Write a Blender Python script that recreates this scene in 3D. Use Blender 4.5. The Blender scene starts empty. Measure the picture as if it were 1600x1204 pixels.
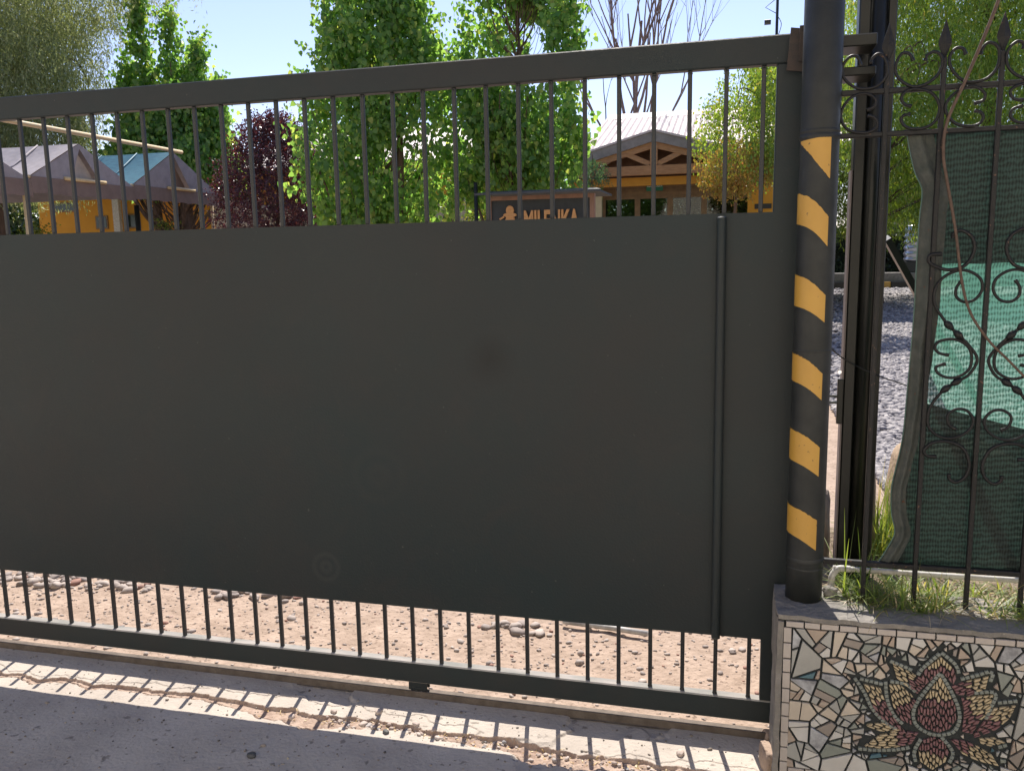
import bpy, math, random
import numpy as np
from mathutils import Vector, Matrix
rnd = random.Random(7)
nr = np.random.RandomState(11)
scene = bpy.context.scene
COL = scene.collection

# ------------------------------------------------------------------ camera
CR = Vector((0.96811724, 0.24981662, -0.01845699))
CU = Vector((-0.0202928, 0.15165318, 0.98822544))
CW = Vector((-0.2496742, 0.95634354, -0.15188754))
CC = Vector((-0.0866231, -2.7, 1.60351286))
FP = 1306.46
cd = bpy.data.cameras.new('camera'); cam = bpy.data.objects.new('camera', cd); COL.objects.link(cam)
M = Matrix((CR, CU, -CW)).transposed().to_4x4(); M.translation = CC
cam.matrix_world = M
cd.sensor_fit = 'HORIZONTAL'; cd.sensor_width = 36; cd.lens = 36 * FP / 1600
cd.clip_start = 0.05; cd.clip_end = 2000
scene.camera = cam

# ------------------------------------------------------------------ light
SUNV = Vector((-0.16, 0.777, 1.0)).normalized()
SEL = math.asin(SUNV.z); SAZ = math.atan2(SUNV.x, SUNV.y)
W = bpy.data.worlds.new('World'); scene.world = W; W.use_nodes = True
nt = W.node_tree
sky = nt.nodes.new('ShaderNodeTexSky'); sky.sky_type = 'NISHITA'; sky.sun_disc = False
sky.sun_elevation = SEL; sky.sun_rotation = SAZ; sky.altitude = 600
sky.air_density = 1.0; sky.dust_density = 0.5; sky.ozone_density = 1.5
bg = nt.nodes['Background']; bg.inputs['Strength'].default_value = 0.108
tint = nt.nodes.new('ShaderNodeMix'); tint.data_type = 'RGBA'; tint.blend_type = 'MULTIPLY'; tint.inputs[0].default_value = 1; tint.inputs[7].default_value = (.95, .84, .90, 1)
nt.links.new(sky.outputs[0], tint.inputs[6]); nt.links.new(tint.outputs[2], bg.inputs['Color'])
sl = bpy.data.lights.new('sun', 'SUN'); sl.energy = 4.2; sl.angle = math.radians(0.5); sl.color = (1.0, 0.93, 0.84)
so = bpy.data.objects.new('sun', sl); COL.objects.link(so)
so.rotation_euler = SUNV.to_track_quat('Z', 'Y').to_euler(); so.location = (0, 10, 20)
scene.view_settings.view_transform = 'Standard'; scene.view_settings.look = 'None'
scene.view_settings.exposure = 0.98; scene.view_settings.gamma = 1.0
try: scene.cycles.max_bounces = 8; scene.cycles.transparent_max_bounces = 12
except Exception: pass

# ------------------------------------------------------------------ helpers
def at(x, y, X=None, Y=None, Z=None):
    """world point seen at a photo pixel, on a plane of the place"""
    d = CW + CR * ((x - 800) / FP) - CU * ((y - 602) / FP)
    if X is not None: t = (X - CC.x) / d.x
    elif Y is not None: t = (Y - CC.y) / d.y
    else: t = (Z - CC.z) / d.z
    return CC + d * t

class MB:
    def __init__(s): s.v = []; s.f = []; s.m = []
    def add(s, vs, fs, mi=0):
        o = len(s.v); s.v += [tuple(p) for p in vs]; s.f += [tuple(i + o for i in f) for f in fs]; s.m += [mi] * len(fs)
    def box(s, a, b, mi=0, bev=0.0, rot=None):
        x0, y0, z0 = a; x1, y1, z1 = b
        if bev <= 0:
            vs = [(x0, y0, z0), (x1, y0, z0), (x1, y1, z0), (x0, y1, z0), (x0, y0, z1), (x1, y0, z1), (x1, y1, z1), (x0, y1, z1)]
            fs = [(0, 3, 2, 1), (4, 5, 6, 7), (0, 1, 5, 4), (1, 2, 6, 5), (2, 3, 7, 6), (3, 0, 4, 7)]
        else:
            import itertools
            c = [(x0 + x1) / 2, (y0 + y1) / 2, (z0 + z1) / 2]; h = [(x1 - x0) / 2, (y1 - y0) / 2, (z1 - z0) / 2]
            e = min(bev, min(h) * .9); vs = []; idx = {}
            for sx, sy, sz in itertools.product((-1, 1), repeat=3):
                for ax in range(3):
                    s3 = (sx, sy, sz); p = [c[k] + s3[k] * (h[k] - (e if k != ax else 0)) for k in range(3)]
                    idx[(sx, sy, sz, ax)] = len(vs); vs.append(p)
            fs = []
            for ax in range(3):
                o = [k for k in range(3) if k != ax]
                for sg in (-1, 1):
                    q = []
                    for a2, b2 in ((-1, -1), (1, -1), (1, 1), (-1, 1)):
                        k3 = [0, 0, 0]; k3[ax] = sg; k3[o[0]] = a2; k3[o[1]] = b2; q.append(idx[(k3[0], k3[1], k3[2], ax)])
                    flip = (sg < 0) ^ (ax == 1)
                    fs.append(tuple(q[::-1]) if flip else tuple(q))
            for ax in range(3):
                o = [k for k in range(3) if k != ax]
                for a2 in (-1, 1):
                    for b2 in (-1, 1):
                        def I(t, w):
                            k3 = [0, 0, 0]; k3[ax] = t; k3[o[0]] = a2; k3[o[1]] = b2; return idx[(k3[0], k3[1], k3[2], w)]
                        fs.append((I(-1, o[0]), I(1, o[0]), I(1, o[1]), I(-1, o[1])))
            for s3 in itertools.product((-1, 1), repeat=3): fs.append(tuple(idx[(*s3, k)] for k in range(3)))
        if rot is not None:
            cc = Vector(((x0 + x1) / 2, (y0 + y1) / 2, (z0 + z1) / 2)); vs = [rot @ (Vector(p) - cc) + cc for p in vs]
        s.add(vs, fs, mi)
    def tube(s, pts, r, n=8, mi=0, caps=True):
        pts = [Vector(p) for p in pts]
        if not hasattr(r, '__len__'): r = [r] * len(pts)
        u = None; vs = []; fs = []
        for i, p in enumerate(pts):
            d = (pts[min(i + 1, len(pts) - 1)] - pts[max(i - 1, 0)])
            d = d.normalized() if d.length > 1e-9 else Vector((0, 0, 1))
            if u is None: u = d.cross(Vector((0.13, 0.95, 0.2))); u = u if u.length > .05 else d.cross(Vector((1, 0, 0)))
            u = (u - d * u.dot(d)).normalized(); v = d.cross(u)
            for k in range(n):
                a = 2 * math.pi * k / n; vs.append(p + (u * math.cos(a) + v * math.sin(a)) * r[i])
        for i in range(len(pts) - 1):
            for k in range(n):
                a = i * n + k; b = i * n + (k + 1) % n; fs.append((a, b, b + n, a + n))
        if caps: fs.append(tuple(range(n - 1, -1, -1))); fs.append(tuple(range((len(pts) - 1) * n, len(pts) * n)))
        s.add(vs, fs, mi)
    def bar(s, p, q, w, h, up=(0, 0, 1), mi=0, bev=0):
        p = Vector(p); q = Vector(q); d = (q - p); L = d.length; d.normalize()
        up = Vector(up); sx = d.cross(up).normalized(); uz = sx.cross(d)
        R3 = Matrix((sx, d, uz)).transposed(); c = (p + q) / 2
        t = MB(); t.box((-w / 2, -L / 2, -h / 2), (w / 2, L / 2, h / 2), 0, bev)
        s.add([R3 @ Vector(v) + c for v in t.v], t.f, mi)
    def prism(s, poly, d, mi=0):
        """poly of 3d points (planar), extruded by vector d"""
        n = len(poly); poly = [Vector(p) for p in poly]; d = Vector(d)
        vs = poly + [p + d for p in poly]
        fs = [tuple(range(n)), tuple(range(2 * n - 1, n - 1, -1))] + [(i, i + n, (i + 1) % n + n, (i + 1) % n) for i in range(n)]
        s.add(vs, fs, mi)
    def build(s, name, mats, parent=None, smooth=False, origin=None):
        me = bpy.data.meshes.new(name); v = s.v
        if origin is not None: v = [(p[0] - origin[0], p[1] - origin[1], p[2] - origin[2]) for p in v]
        me.from_pydata(v, [], s.f)
        if not isinstance(mats, (list, tuple)): mats = [mats]
        for m in mats: me.materials.append(m)
        if len(mats) > 1: me.polygons.foreach_set('material_index', s.m)
        if smooth: me.polygons.foreach_set('use_smooth', [True] * len(me.polygons))
        me.update(); return link(name, me, parent, origin)

def link(name, me, parent=None, origin=None):
    o = bpy.data.objects.new(name, me); COL.objects.link(o)
    if origin is not None: o.location = origin
    if parent is not None:
        o.parent = parent
        if origin is None or True: o.matrix_parent_inverse = Matrix.Translation(-Vector(parent.location))
    return o
def fast_mesh(name, V, F, mats, mi=None, smooth=False, parent=None):
    """V (n,3) array, F (m,k) array of equal polygons"""
    me = bpy.data.meshes.new(name); V = np.asarray(V, dtype=np.float32); F = np.asarray(F, dtype=np.int32)
    me.vertices.add(len(V)); me.vertices.foreach_set('co', V.ravel())
    k = F.shape[1]; me.loops.add(F.size); me.loops.foreach_set('vertex_index', F.ravel())
    me.polygons.add(len(F)); me.polygons.foreach_set('loop_start', np.arange(0, F.size, k, dtype=np.int32))
    try: me.polygons.foreach_set('loop_total', np.full(len(F), k, dtype=np.int32))
    except Exception: pass
    if not isinstance(mats, (list, tuple)): mats = [mats]
    for m in mats: me.materials.append(m)
    if mi is not None: me.polygons.foreach_set('material_index', np.asarray(mi, dtype=np.int32))
    if smooth: me.polygons.foreach_set('use_smooth', np.ones(len(F), dtype=bool))
    me.update(calc_edges=True); return link(name, me, parent)
def thing(name, label, cat, loc, group=None):
    o = bpy.data.objects.new(name, None); COL.objects.link(o); o.location = loc; o.empty_display_size = .1
    o['label'] = label; o['category'] = cat
    if group: o['group'] = group
    bpy.context.view_layer.update()
    return o
def tag(o, label=None, cat=None, group=None, kind=None):
    if label: o['label'] = label
    if cat: o['category'] = cat
    if group: o['group'] = group
    if kind: o['kind'] = kind
    return o
def smooth_line(pts, k=6):
    P = [Vector(p) for p in pts]; out = []
    for i in range(len(P) - 1):
        a = P[max(i - 1, 0)]; b = P[i]; c = P[i + 1]; d = P[min(i + 2, len(P) - 1)]
        for j in range(k):
            t = j / k
            out.append(.5 * ((2 * b) + (c - a) * t + (2 * a - 5 * b + 4 * c - d) * t * t + (-a + 3 * b - 3 * c + d) * t ** 3))
    out.append(P[-1]); return out

# ---- value noise for geometry
_T = nr.rand(64, 64)
def vnoise(x, y, s=1.0, seed=0):
    x = np.asarray(x, dtype=float) * s + seed * 7.31; y = np.asarray(y, dtype=float) * s + seed * 3.77
    xi = np.floor(x).astype(int); yi = np.floor(y).astype(int); fx = x - xi; fy = y - yi
    fx = fx * fx * (3 - 2 * fx); fy = fy * fy * (3 - 2 * fy)
    g = lambda a, b: _T[a % 64, b % 64]
    return (g(xi, yi) * (1 - fx) + g(xi + 1, yi) * fx) * (1 - fy) + (g(xi, yi + 1) * (1 - fx) + g(xi + 1, yi + 1) * fx) * fy
def fbm(x, y, s=1.0, o=4, seed=0):
    r = 0; a = .5
    for k in range(o): r = r + a * vnoise(x, y, s * 2 ** k, seed + k); a *= .5
    return r

# ------------------------------------------------------------------ materials
MATS = {}
def mat(name, col, rough=.6, metal=0, spec=.5, var=None, vscale=5, bump=0, bscale=40, bdetail=4, col2=None, rvar=0, stretch=None, extra=None):
    if name in MATS: return MATS[name]
    m = bpy.data.materials.new(name); m.use_nodes = True; MATS[name] = m
    n = m.node_tree.nodes; l = m.node_tree.links; b = n['Principled BSDF']
    b.inputs['Base Color'].default_value = (*col, 1); b.inputs['Roughness'].default_value = rough
    b.inputs['Metallic'].default_value = metal; b.inputs['Specular IOR Level'].default_value = spec
    tc = n.new('ShaderNodeTexCoord'); mp = n.new('ShaderNodeMapping'); l.new(tc.outputs['Object'], mp.inputs[0])
    if stretch: mp.inputs['Scale'].default_value = stretch
    if col2 is None and var: col2 = tuple(c * (1 - var) for c in col)
    if col2 is not None:
        t = n.new('ShaderNodeTexNoise'); t.inputs['Scale'].default_value = vscale; t.inputs['Detail'].default_value = 7; t.inputs['Roughness'].default_value = .65
        l.new(mp.outputs[0], t.inputs['Vector'])
        r = n.new('ShaderNodeValToRGB'); r.color_ramp.elements[0].position = .35; r.color_ramp.elements[1].position = .65
        r.color_ramp.elements[0].color = (*col2, 1); r.color_ramp.elements[1].color = (*col, 1)
        l.new(t.outputs['Fac'], r.inputs[0]); l.new(r.outputs[0], b.inputs['Base Color'])
        if rvar:
            mr = n.new('ShaderNodeMapRange'); mr.inputs['To Min'].default_value = rough - rvar; mr.inputs['To Max'].default_value = rough + rvar
            l.new(t.outputs['Fac'], mr.inputs[0]); l.new(mr.outputs[0], b.inputs['Roughness'])
    if bump:
        t2 = n.new('ShaderNodeTexNoise'); t2.inputs['Scale'].default_value = bscale; t2.inputs['Detail'].default_value = bdetail
        l.new(mp.outputs[0], t2.inputs['Vector'])
        bn = n.new('ShaderNodeBump'); bn.inputs['Strength'].default_value = 1.0; bn.inputs['Distance'].default_value = bump
        l.new(t2.outputs['Fac'], bn.inputs['Height']); l.new(bn.outputs[0], b.inputs['Normal'])
    if extra: extra(m, n, l, b, mp)
    return m
def specks(scale, thr, dark, soft=.03, amount=1.0):
    def f(m, n, l, b, mp):
        src = b.inputs['Base Color'].links[0].from_socket if b.inputs['Base Color'].links else None
        t = n.new('ShaderNodeTexNoise'); t.inputs['Scale'].default_value = scale; t.inputs['Detail'].default_value = 3
        l.new(mp.outputs[0], t.inputs['Vector'])
        mr = n.new('ShaderNodeMapRange'); mr.inputs['From Min'].default_value = thr; mr.inputs['From Max'].default_value = thr + soft; mr.inputs['To Max'].default_value = amount
        l.new(t.outputs['Fac'], mr.inputs[0])
        mx = n.new('ShaderNodeMix'); mx.data_type = 'RGBA'; mx.inputs[7].default_value = (*dark, 1)
        if src: l.new(src, mx.inputs[6])
        else: mx.inputs[6].default_value = b.inputs['Base Color'].default_value
        l.new(mr.outputs[0], mx.inputs[0]); l.new(mx.outputs[2], b.inputs['Base Color'])
    return f
def leafmat(name, c1, c2, c3=None, trans=.45, rough=.45, tcol=None):
    if name in MATS: return MATS[name]
    m = bpy.data.materials.new(name); m.use_nodes = True; MATS[name] = m
    n = m.node_tree.nodes; l = m.node_tree.links; b = n['Principled BSDF']; out = n['Material Output']
    b.inputs['Roughness'].default_value = rough; b.inputs['Specular IOR Level'].default_value = .45
    g = n.new('ShaderNodeNewGeometry'); r = n.new('ShaderNodeValToRGB'); e = r.color_ramp.elements
    e[0].color = (*c1, 1); e[1].color = (*c2, 1); e[0].position = .1; e[1].position = .85
    if c3: q = e.new(.96); q.color = (*c3, 1)
    l.new(g.outputs['Random Per Island'], r.inputs[0]); l.new(r.outputs[0], b.inputs['Base Color'])
    tr = n.new('ShaderNodeBsdfTranslucent'); hs = n.new('ShaderNodeMix'); hs.data_type = 'RGBA'; hs.blend_type = 'MULTIPLY'; hs.inputs[0].default_value = 1
    tc = tcol or (2.2, 2.0, .8); hs.inputs[7].default_value = (*tc, 1)
    l.new(r.outputs[0], hs.inputs[6]); l.new(hs.outputs[2], tr.inputs[0])
    ms = n.new('ShaderNodeMixShader'); ms.inputs[0].default_value = trans
    l.new(b.outputs[0], ms.inputs[1]); l.new(tr.outputs[0], ms.inputs[2]); l.new(ms.outputs[0], out.inputs[0])
    return m
def smudge(m, n, l, b, mp):
    src = b.inputs['Base Color'].links[0].from_socket
    t = n.new('ShaderNodeTexNoise'); t.inputs['Scale'].default_value = 4.5; t.inputs['Detail'].default_value = 9; t.inputs['Roughness'].default_value = .75; t.inputs['Distortion'].default_value = .6
    l.new(mp.outputs[0], t.inputs['Vector']); mr = n.new('ShaderNodeMapRange'); mr.inputs['From Min'].default_value = .52; mr.inputs['From Max'].default_value = .75; mr.inputs['To Max'].default_value = .5; l.new(t.outputs['Fac'], mr.inputs[0])
    mx = n.new('ShaderNodeMix'); mx.data_type = 'RGBA'; mx.inputs[7].default_value = (.031, .029, .028, 1); l.new(src, mx.inputs[6]); l.new(mr.outputs[0], mx.inputs[0])
    t2 = n.new('ShaderNodeTexNoise'); t2.inputs['Scale'].default_value = 70; t2.inputs['Detail'].default_value = 2; l.new(mp.outputs[0], t2.inputs['Vector'])
    m2 = n.new('ShaderNodeMapRange'); m2.inputs['From Min'].default_value = .74; m2.inputs['From Max'].default_value = .78; m2.inputs['To Max'].default_value = .5; l.new(t2.outputs['Fac'], m2.inputs[0])
    mz = n.new('ShaderNodeMix'); mz.data_type = 'RGBA'; mz.inputs[7].default_value = (.13, .12, .11, 1); l.new(mx.outputs[2], mz.inputs[6]); l.new(m2.outputs[0], mz.inputs[0]); l.new(mz.outputs[2], b.inputs['Base Color'])
    # faint marks: two paler rings, a dark smudge and a broad teal patch
    cur = mz.outputs[2]
    def dist(p):
        d = n.new('ShaderNodeVectorMath'); d.operation = 'DISTANCE'; l.new(mp.outputs[0], d.inputs[0]); d.inputs[1].default_value = p; return d.outputs['Value']
    def math_(op, a_, c_):
        q = n.new('ShaderNodeMath'); q.operation = op
        for k_, v_ in enumerate((a_, c_)):
            if v_ is None: continue
            if isinstance(v_, (int, float)): q.inputs[k_].default_value = v_
            else: l.new(v_, q.inputs[k_])
        return q.outputs[0]
    for (sx_, sy_, R_, amt, colr, ring) in ((510, 885, .075, .16, (.075, .075, .068), True), (592, 742, .13, .07, (.062, .056, .05), True), (766, 562, .10, .7, (.010, .010, .010), False), (560, 230 + 200, .5, .25, (.03, .045, .044), False)):
        dd = dist(tuple(at(sx_, sy_, Y=0))); f = math_('SUBTRACT', 1.0, math_('DIVIDE', dd, R_)); f = math_('MAXIMUM', f, 0.0)
        if ring: f = math_('MULTIPLY', math_('POWER', math_('SINE', math_('MULTIPLY', dd, 95.0 if R_ < .1 else 50.0), None), 2.0), math_('MINIMUM', math_('MULTIPLY', f, 3.0), 1.0))
        else: f = math_('MULTIPLY', f, t.outputs['Fac'])
        f = math_('MINIMUM', math_('MULTIPLY', f, amt * (1 if ring else 1.8)), 1.0)
        mq = n.new('ShaderNodeMix'); mq.data_type = 'RGBA'; mq.inputs[7].default_value = (*colr, 1); l.new(cur, mq.inputs[6]); l.new(f, mq.inputs[0]); cur = mq.outputs[2]
    l.new(cur, b.inputs['Base Color'])
    bw = n.new('ShaderNodeTexNoise'); bw.inputs['Scale'].default_value = 1.3; bw.inputs['Detail'].default_value = 1; l.new(mp.outputs[0], bw.inputs['Vector'])
    bb = n.new('ShaderNodeBump'); bb.inputs['Distance'].default_value = .03; l.new(bw.outputs['Fac'], bb.inputs['Height'])
    old = b.inputs['Normal'].links[0].from_node; l.new(bb.outputs[0], old.inputs['Normal'])
gatepaint = mat('gate_paint', (.0255, .0265, .0265), .5, 0, .3, col2=(.014, .0245, .027), vscale=.8, bump=.0006, bscale=120, rvar=.14, extra=smudge)
barpaint = mat('bar_paint', (.014, .016, .018), .45, 0, .5, bump=.0004, bscale=90)
postpaint = mat('post_paint', (.016, .0185, .018), .5, 0, .35, col2=(.026, .028, .027), vscale=14, bump=.0012, bscale=45, rvar=.12)
blackpaint = mat('black_gloss_paint', (.012, .013, .011), .32, 0, .35, var=.3, vscale=9, bump=.0008, bscale=30)
ironpaint = mat('iron_paint', (.010, .010, .011), .5, 0, .35, var=.4, vscale=60, bump=.0012, bscale=150, extra=specks(90, .68, (.09, .05, .035)))
yellow = mat('yellow_reflective', (.52, .295, .05), .42, 0, .5, col2=(.47, .26, .045), vscale=8, bump=.0004, bscale=60, extra=specks(85, .69, (.10, .065, .03), .02, .8))
concrete = mat('concrete', (.50, .445, .385), .9, 0, .25, col2=(.37, .325, .28), vscale=2.4, bump=.0038, bscale=75, bdetail=9, extra=specks(30, .63, (.15, .13, .11), .07, .7))
dirt = mat('drive_dirt', (.42, .32, .25), .95, 0, .2, col2=(.31, .23, .175), vscale=7, bump=.012, bscale=32, bdetail=8, extra=specks(48, .60, (.17, .12, .09), .06, .75))
soil = mat('planter_soil', (.30, .24, .18), .95, 0, .2, col2=(.16, .12, .085), vscale=14, bump=.02, bscale=40, bdetail=8)
cement = mat('rough_cement', (.27, .25, .225), .9, 0, .25, col2=(.17, .16, .145), vscale=11, bump=.006, bscale=60, bdetail=8, extra=specks(90, .66, (.4, .37, .33), .04, .6))
rust = mat('rusty_rail', (.105, .085, .07), .75, .2, .3, col2=(.17, .14, .115), vscale=22, bump=.002, bscale=90)
galv = mat('galvanised', (.55, .55, .54), .45, .6, .5, var=.25, vscale=30)
wood = mat('wood_beam', (.48, .26, .12), .6, 0, .35, col2=(.33, .165, .075), vscale=6, stretch=(1, 1, 8), bump=.004, bscale=18)
wooddk = mat('wood_ceiling', (.20, .10, .06), .7, 0, .3, var=.35, vscale=8)
mustard = mat('mustard_paint', (.62, .30, .045), .7, 0, .3, var=.15, vscale=3)
ywall = mat('yellow_wall', (.62, .30, .04), .85, 0, .25, var=.12, vscale=2)
cream = mat('cream_paint', (.55, .48, .32), .8, 0, .3, var=.12, vscale=4)
dark = mat('dark_interior', (.02, .022, .022), .5)
white = mat('white_plastic', (.62, .61, .58), .5, 0, .4, col2=(.36, .34, .30), vscale=20)
beige = mat('beige_tube', (.62, .48, .27), .45, 0, .5, var=.15, vscale=20)
glass = bpy.data.materials.new('window_glass'); glass.use_nodes = True
_n = glass.node_tree.nodes; _l = glass.node_tree.links; _t = _n.new('ShaderNodeBsdfTransparent'); _t.inputs[0].default_value = (.42, .48, .46, 1)
_g = _n.new('ShaderNodeBsdfGlossy'); _g.inputs['Roughness'].default_value = .05; _g.inputs[0].default_value = (.8, .8, .8, 1); _m = _n.new('ShaderNodeMixShader'); _m.inputs[0].default_value = .05
_l.new(_t.outputs[0], _m.inputs[1]); _l.new(_g.outputs[0], _m.inputs[2]); _l.new(_m.outputs[0], _n['Material Output'].inputs[0])
bark = mat('bark', (.17, .115, .085), .9, 0, .2, col2=(.085, .055, .04), vscale=9, stretch=(1, 1, .25), bump=.03, bscale=14, bdetail=6)
drybark = mat('dry_bark', (.25, .185, .165), .9, 0, .2, var=.4, vscale=9)

# ================================================================== SETTING
def grid(x0, x1, nx, y0, y1, ny, h):
    X, Y = np.meshgrid(np.linspace(x0, x1, nx), np.linspace(y0, y1, ny)); Z = h(X, Y)
    V = np.stack([X.ravel(), Y.ravel(), Z.ravel()], 1)
    i = np.arange(nx - 1)[None, :] + np.arange(ny - 1)[:, None] * nx; i = i.ravel()
    return V, np.stack([i, i + 1, i + nx + 1, i + nx], 1)

# far ground: one sheet to the horizon
V, F = grid(-600, 600, 61, -600, 600, 61, lambda x, y: 0 * x - .06)
far = mat('far_earth', (.30, .25, .19), .95, 0, .2, var=.3, vscale=.08, bump=.02, bscale=3)
tag(fast_mesh('ground', V, F, far), kind='structure')

# driveway inside the gate
def h_drive(x, y): return -.004 + (fbm(x, y, 3, 4) - .47) * .03 * np.clip((y - .12) * 4, 0, 1) + (fbm(x, y, 30, 3, 3) - .43) * .006
V, F = grid(-9, .98, 900, .055, 3.2, 260, h_drive)
tag(fast_mesh('driveway', V, F, dirt, smooth=True), kind='structure')
V, F = grid(-40, .98, 160, 3.19, 60, 160, lambda x, y: -.012 + (fbm(x, y, 1, 3) - .45) * .03)
tag(fast_mesh('yard', V, F, dirt, smooth=True), kind='structure')

# street apron of cracked concrete in front of the gate
def crack_y(x):
    return -.168 + (fbm(x, 0 * x, 1.3, 2, 5) - .4) * .08 + (fbm(x, 0 * x, 11, 5, 2) - .48) * .075 - .028 * np.clip(x + 2.2, 0, 3)
def crack2_y(x): return crack_y(x) - .010 - .065 * np.clip(vnoise(x, 0 * x, 2.1, 17) * 1.5 - .25, 0, 1) * np.clip((x + 2.0) * 2, .08, 1) - (fbm(x, 0 * x, 14, 4, 8)) * .024
def h_apron(x, y):
    z = (fbm(x, y, 14, 4, 1) - .47) * .0035 + (fbm(x, y, .8, 2, 9) - .4) * .004
    wx = x + .03 * (fbm(x, y, 30, 3, 4) - .45); c1 = crack_y(wx); c2 = crack2_y(wx)
    broken = np.clip((x + 1.75) * 4, 0, 1) * np.clip((.05 - x) * 8, 0, 1)
    depth = .0045 + .006 * vnoise(x, 0 * x, 6, 19)
    hollow = (y < c1) & (y > c2)
    groove = (np.abs(y - c1 + .006) < .006 + .004 * vnoise(x, 0 * x, 14, 23))
    z = z - .003 * np.clip((c1 - y) / .005, 0, 1)
    hs = np.clip((c1 - y) / .007, 0, 1) * np.clip((y - c2) / .006, 0, 1)
    z = z - hs * depth * (.45 + .55 * np.clip((y - c2) / .02, 0, 1))
    z = z + hollow * broken * (fbm(x, y, 34, 3, 6) - .5) * .022
    z = z - .012 * (np.abs(y - c2) < .003 + .004 * vnoise(x, 0 * x, 9, 29)) * (vnoise(x, 0 * x, 2.6, 33) > .38)
    e = (fbm(x, y, 5, 4, 21) - .53)
    z = z - .008 * np.clip(e * 30, 0, 1) * broken * np.clip((y + .40) * 10, 0, 1)
    c3 = crack_y(x) + .045 + .03 * np.sin(x * 3.1) + (fbm(x, 0 * x, 12, 4, 30) - .47) * .07
    z = z - .005 * (np.abs(y - c3) < .0026) * (vnoise(x, 0 * x, 2.2, 31) > .5)
    return z
def col_apron(): pass
V1, F1 = grid(-4.2, .70, 1400, -1.0, -.006, 430, h_apron)
dirtfill = mat('crack_dirt', (.44, .34, .27), .95, 0, .2, col2=(.28, .195, .15), vscale=30, bump=.005, bscale=90)
_c = V1[F1].mean(axis=1); _w = _c[:, 0] + .03 * (fbm(_c[:, 0], _c[:, 1], 30, 3, 4) - .45); _mi = ((_c[:, 1] < crack_y(_w) + .001) & (_c[:, 1] > crack2_y(_w) + .004)).astype(int)
tag(fast_mesh('street', V1, F1, [concrete, dirtfill], mi=_mi, smooth=True), kind='structure')
V, F = grid(-12, 4, 240, -9, -.998, 140, lambda x, y: -.0062 + (fbm(x, y, 14, 4, 1) - .47) * .0035 + (fbm(x, y, .8, 2, 9) - .4) * .004)
tag(fast_mesh('road', V, F, concrete, smooth=True), kind='structure')
V, F = grid(-12, -4.19, 60, -1.01, -.006, 40, lambda x, y: -.008 + 0 * x)
tag(fast_mesh('pavement', V, F, concrete), kind='structure')
# sill between the apron and the drive that carries the track
V, F = grid(-12, 1.0, 900, -.012, .06, 18, lambda x, y: -.003 + (fbm(x, y, 22, 4, 1) - .47) * .008)
sillm = mat('track_sill', (.20, .165, .13), .95, 0, .2, col2=(.12, .10, .08), vscale=9, bump=.006, bscale=50, bdetail=8)
tag(fast_mesh('path', V, F, sillm, smooth=True), kind='structure')

# ------------------------------------------------------------------ stones
def ico(sub=1):
    import bmesh
    bm = bmesh.new(); bmesh.ops.create_icosphere(bm, subdivisions=sub, radius=1); bm.verts.ensure_lookup_table()
    V = np.array([v.co[:] for v in bm.verts]); F = np.array([[v.index for v in f.verts] for f in bm.faces]); bm.free(); return V, F
def scatter_stones(P, S, flat=.5, sub=2, jag=.12, seed=1):
    r = np.random.RandomState(seed); IV, IF = ico(sub); n = len(P); m = len(IV)
    sc = np.stack([S * r.uniform(.8, 1.35, n), S * r.uniform(.65, 1.0, n), S * r.uniform(flat * .7, flat * 1.3, n)], 1)
    a = r.uniform(0, 2 * np.pi, n); t = r.normal(0, .22, n)
    V = IV[None] * (1 + jag * r.normal(0, 1, (n, m, 1)) * .5) * sc[:, None, :]
    x = V[..., 0] * np.cos(t)[:, None] - V[..., 2] * np.sin(t)[:, None]; z = V[..., 0] * np.sin(t)[:, None] + V[..., 2] * np.cos(t)[:, None]
    xx = x * np.cos(a)[:, None] - V[..., 1] * np.sin(a)[:, None]; yy = x * np.sin(a)[:, None] + V[..., 1] * np.cos(a)[:, None]
    V = np.stack([xx, yy, z], 2) + P[:, None, :]
    F = IF[None] + (np.arange(n) * m)[:, None, None]
    return V.reshape(-1, 3), F.reshape(-1, 3)
def stonemat(name, c1, c2, c3):
    m = leafmat(name, c1, c2, c3, trans=0, rough=.8); return m
pebm = stonemat('pebbles', (.26, .215, .19), (.46, .39, .34), (.30, .16, .12))
gravm = stonemat('gravel_stones', (.15, .14, .15), (.34, .315, .31), (.42, .39, .37))
# pebbles pressed in the drive
n = 5500; x = nr.uniform(-4.6, .9, n); y = .07 + nr.rand(n) ** .8 * 1.3; s = nr.gamma(2.0, .0024, n) + .0015
P = np.stack([x, y, h_drive(x, y) + s * .1], 1); V, F = scatter_stones(P, s, .55, 1, .25, 2)
tag(fast_mesh('pebbles', V, F, pebm, smooth=True), 'small pebbles pressed into the sunlit dirt behind the gate', 'pebbles', kind='stuff')
n = 1400; x = nr.uniform(-3.6, .1, n); y = -.03 - nr.rand(n) * .75; s_g = nr.gamma(1.6, .0011, n) + .0009
P = np.stack([x, y, h_apron(x, y) + s_g * .2], 1); V, F = scatter_stones(P, s_g, .6, 1, .25, 22)
tag(fast_mesh('grit', V, F, stonemat('grit_stones', (.10, .085, .07), (.34, .29, .24), (.45, .38, .28)), smooth=True), 'fine grit strewn over the street slabs', 'grit', kind='stuff')
n = 150; x = nr.uniform(-1.45, -.25, n); y = crack_y(x) - .004 - nr.rand(n) * (crack_y(x) - crack2_y(x)); s_g = nr.uniform(.003, .0115, n) * (1 - .5 * nr.rand(n))
P = np.stack([x, y, h_apron(x, y) + s_g * .35], 1); V, F = scatter_stones(P, s_g, .6, 2, .25, 32)
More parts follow.
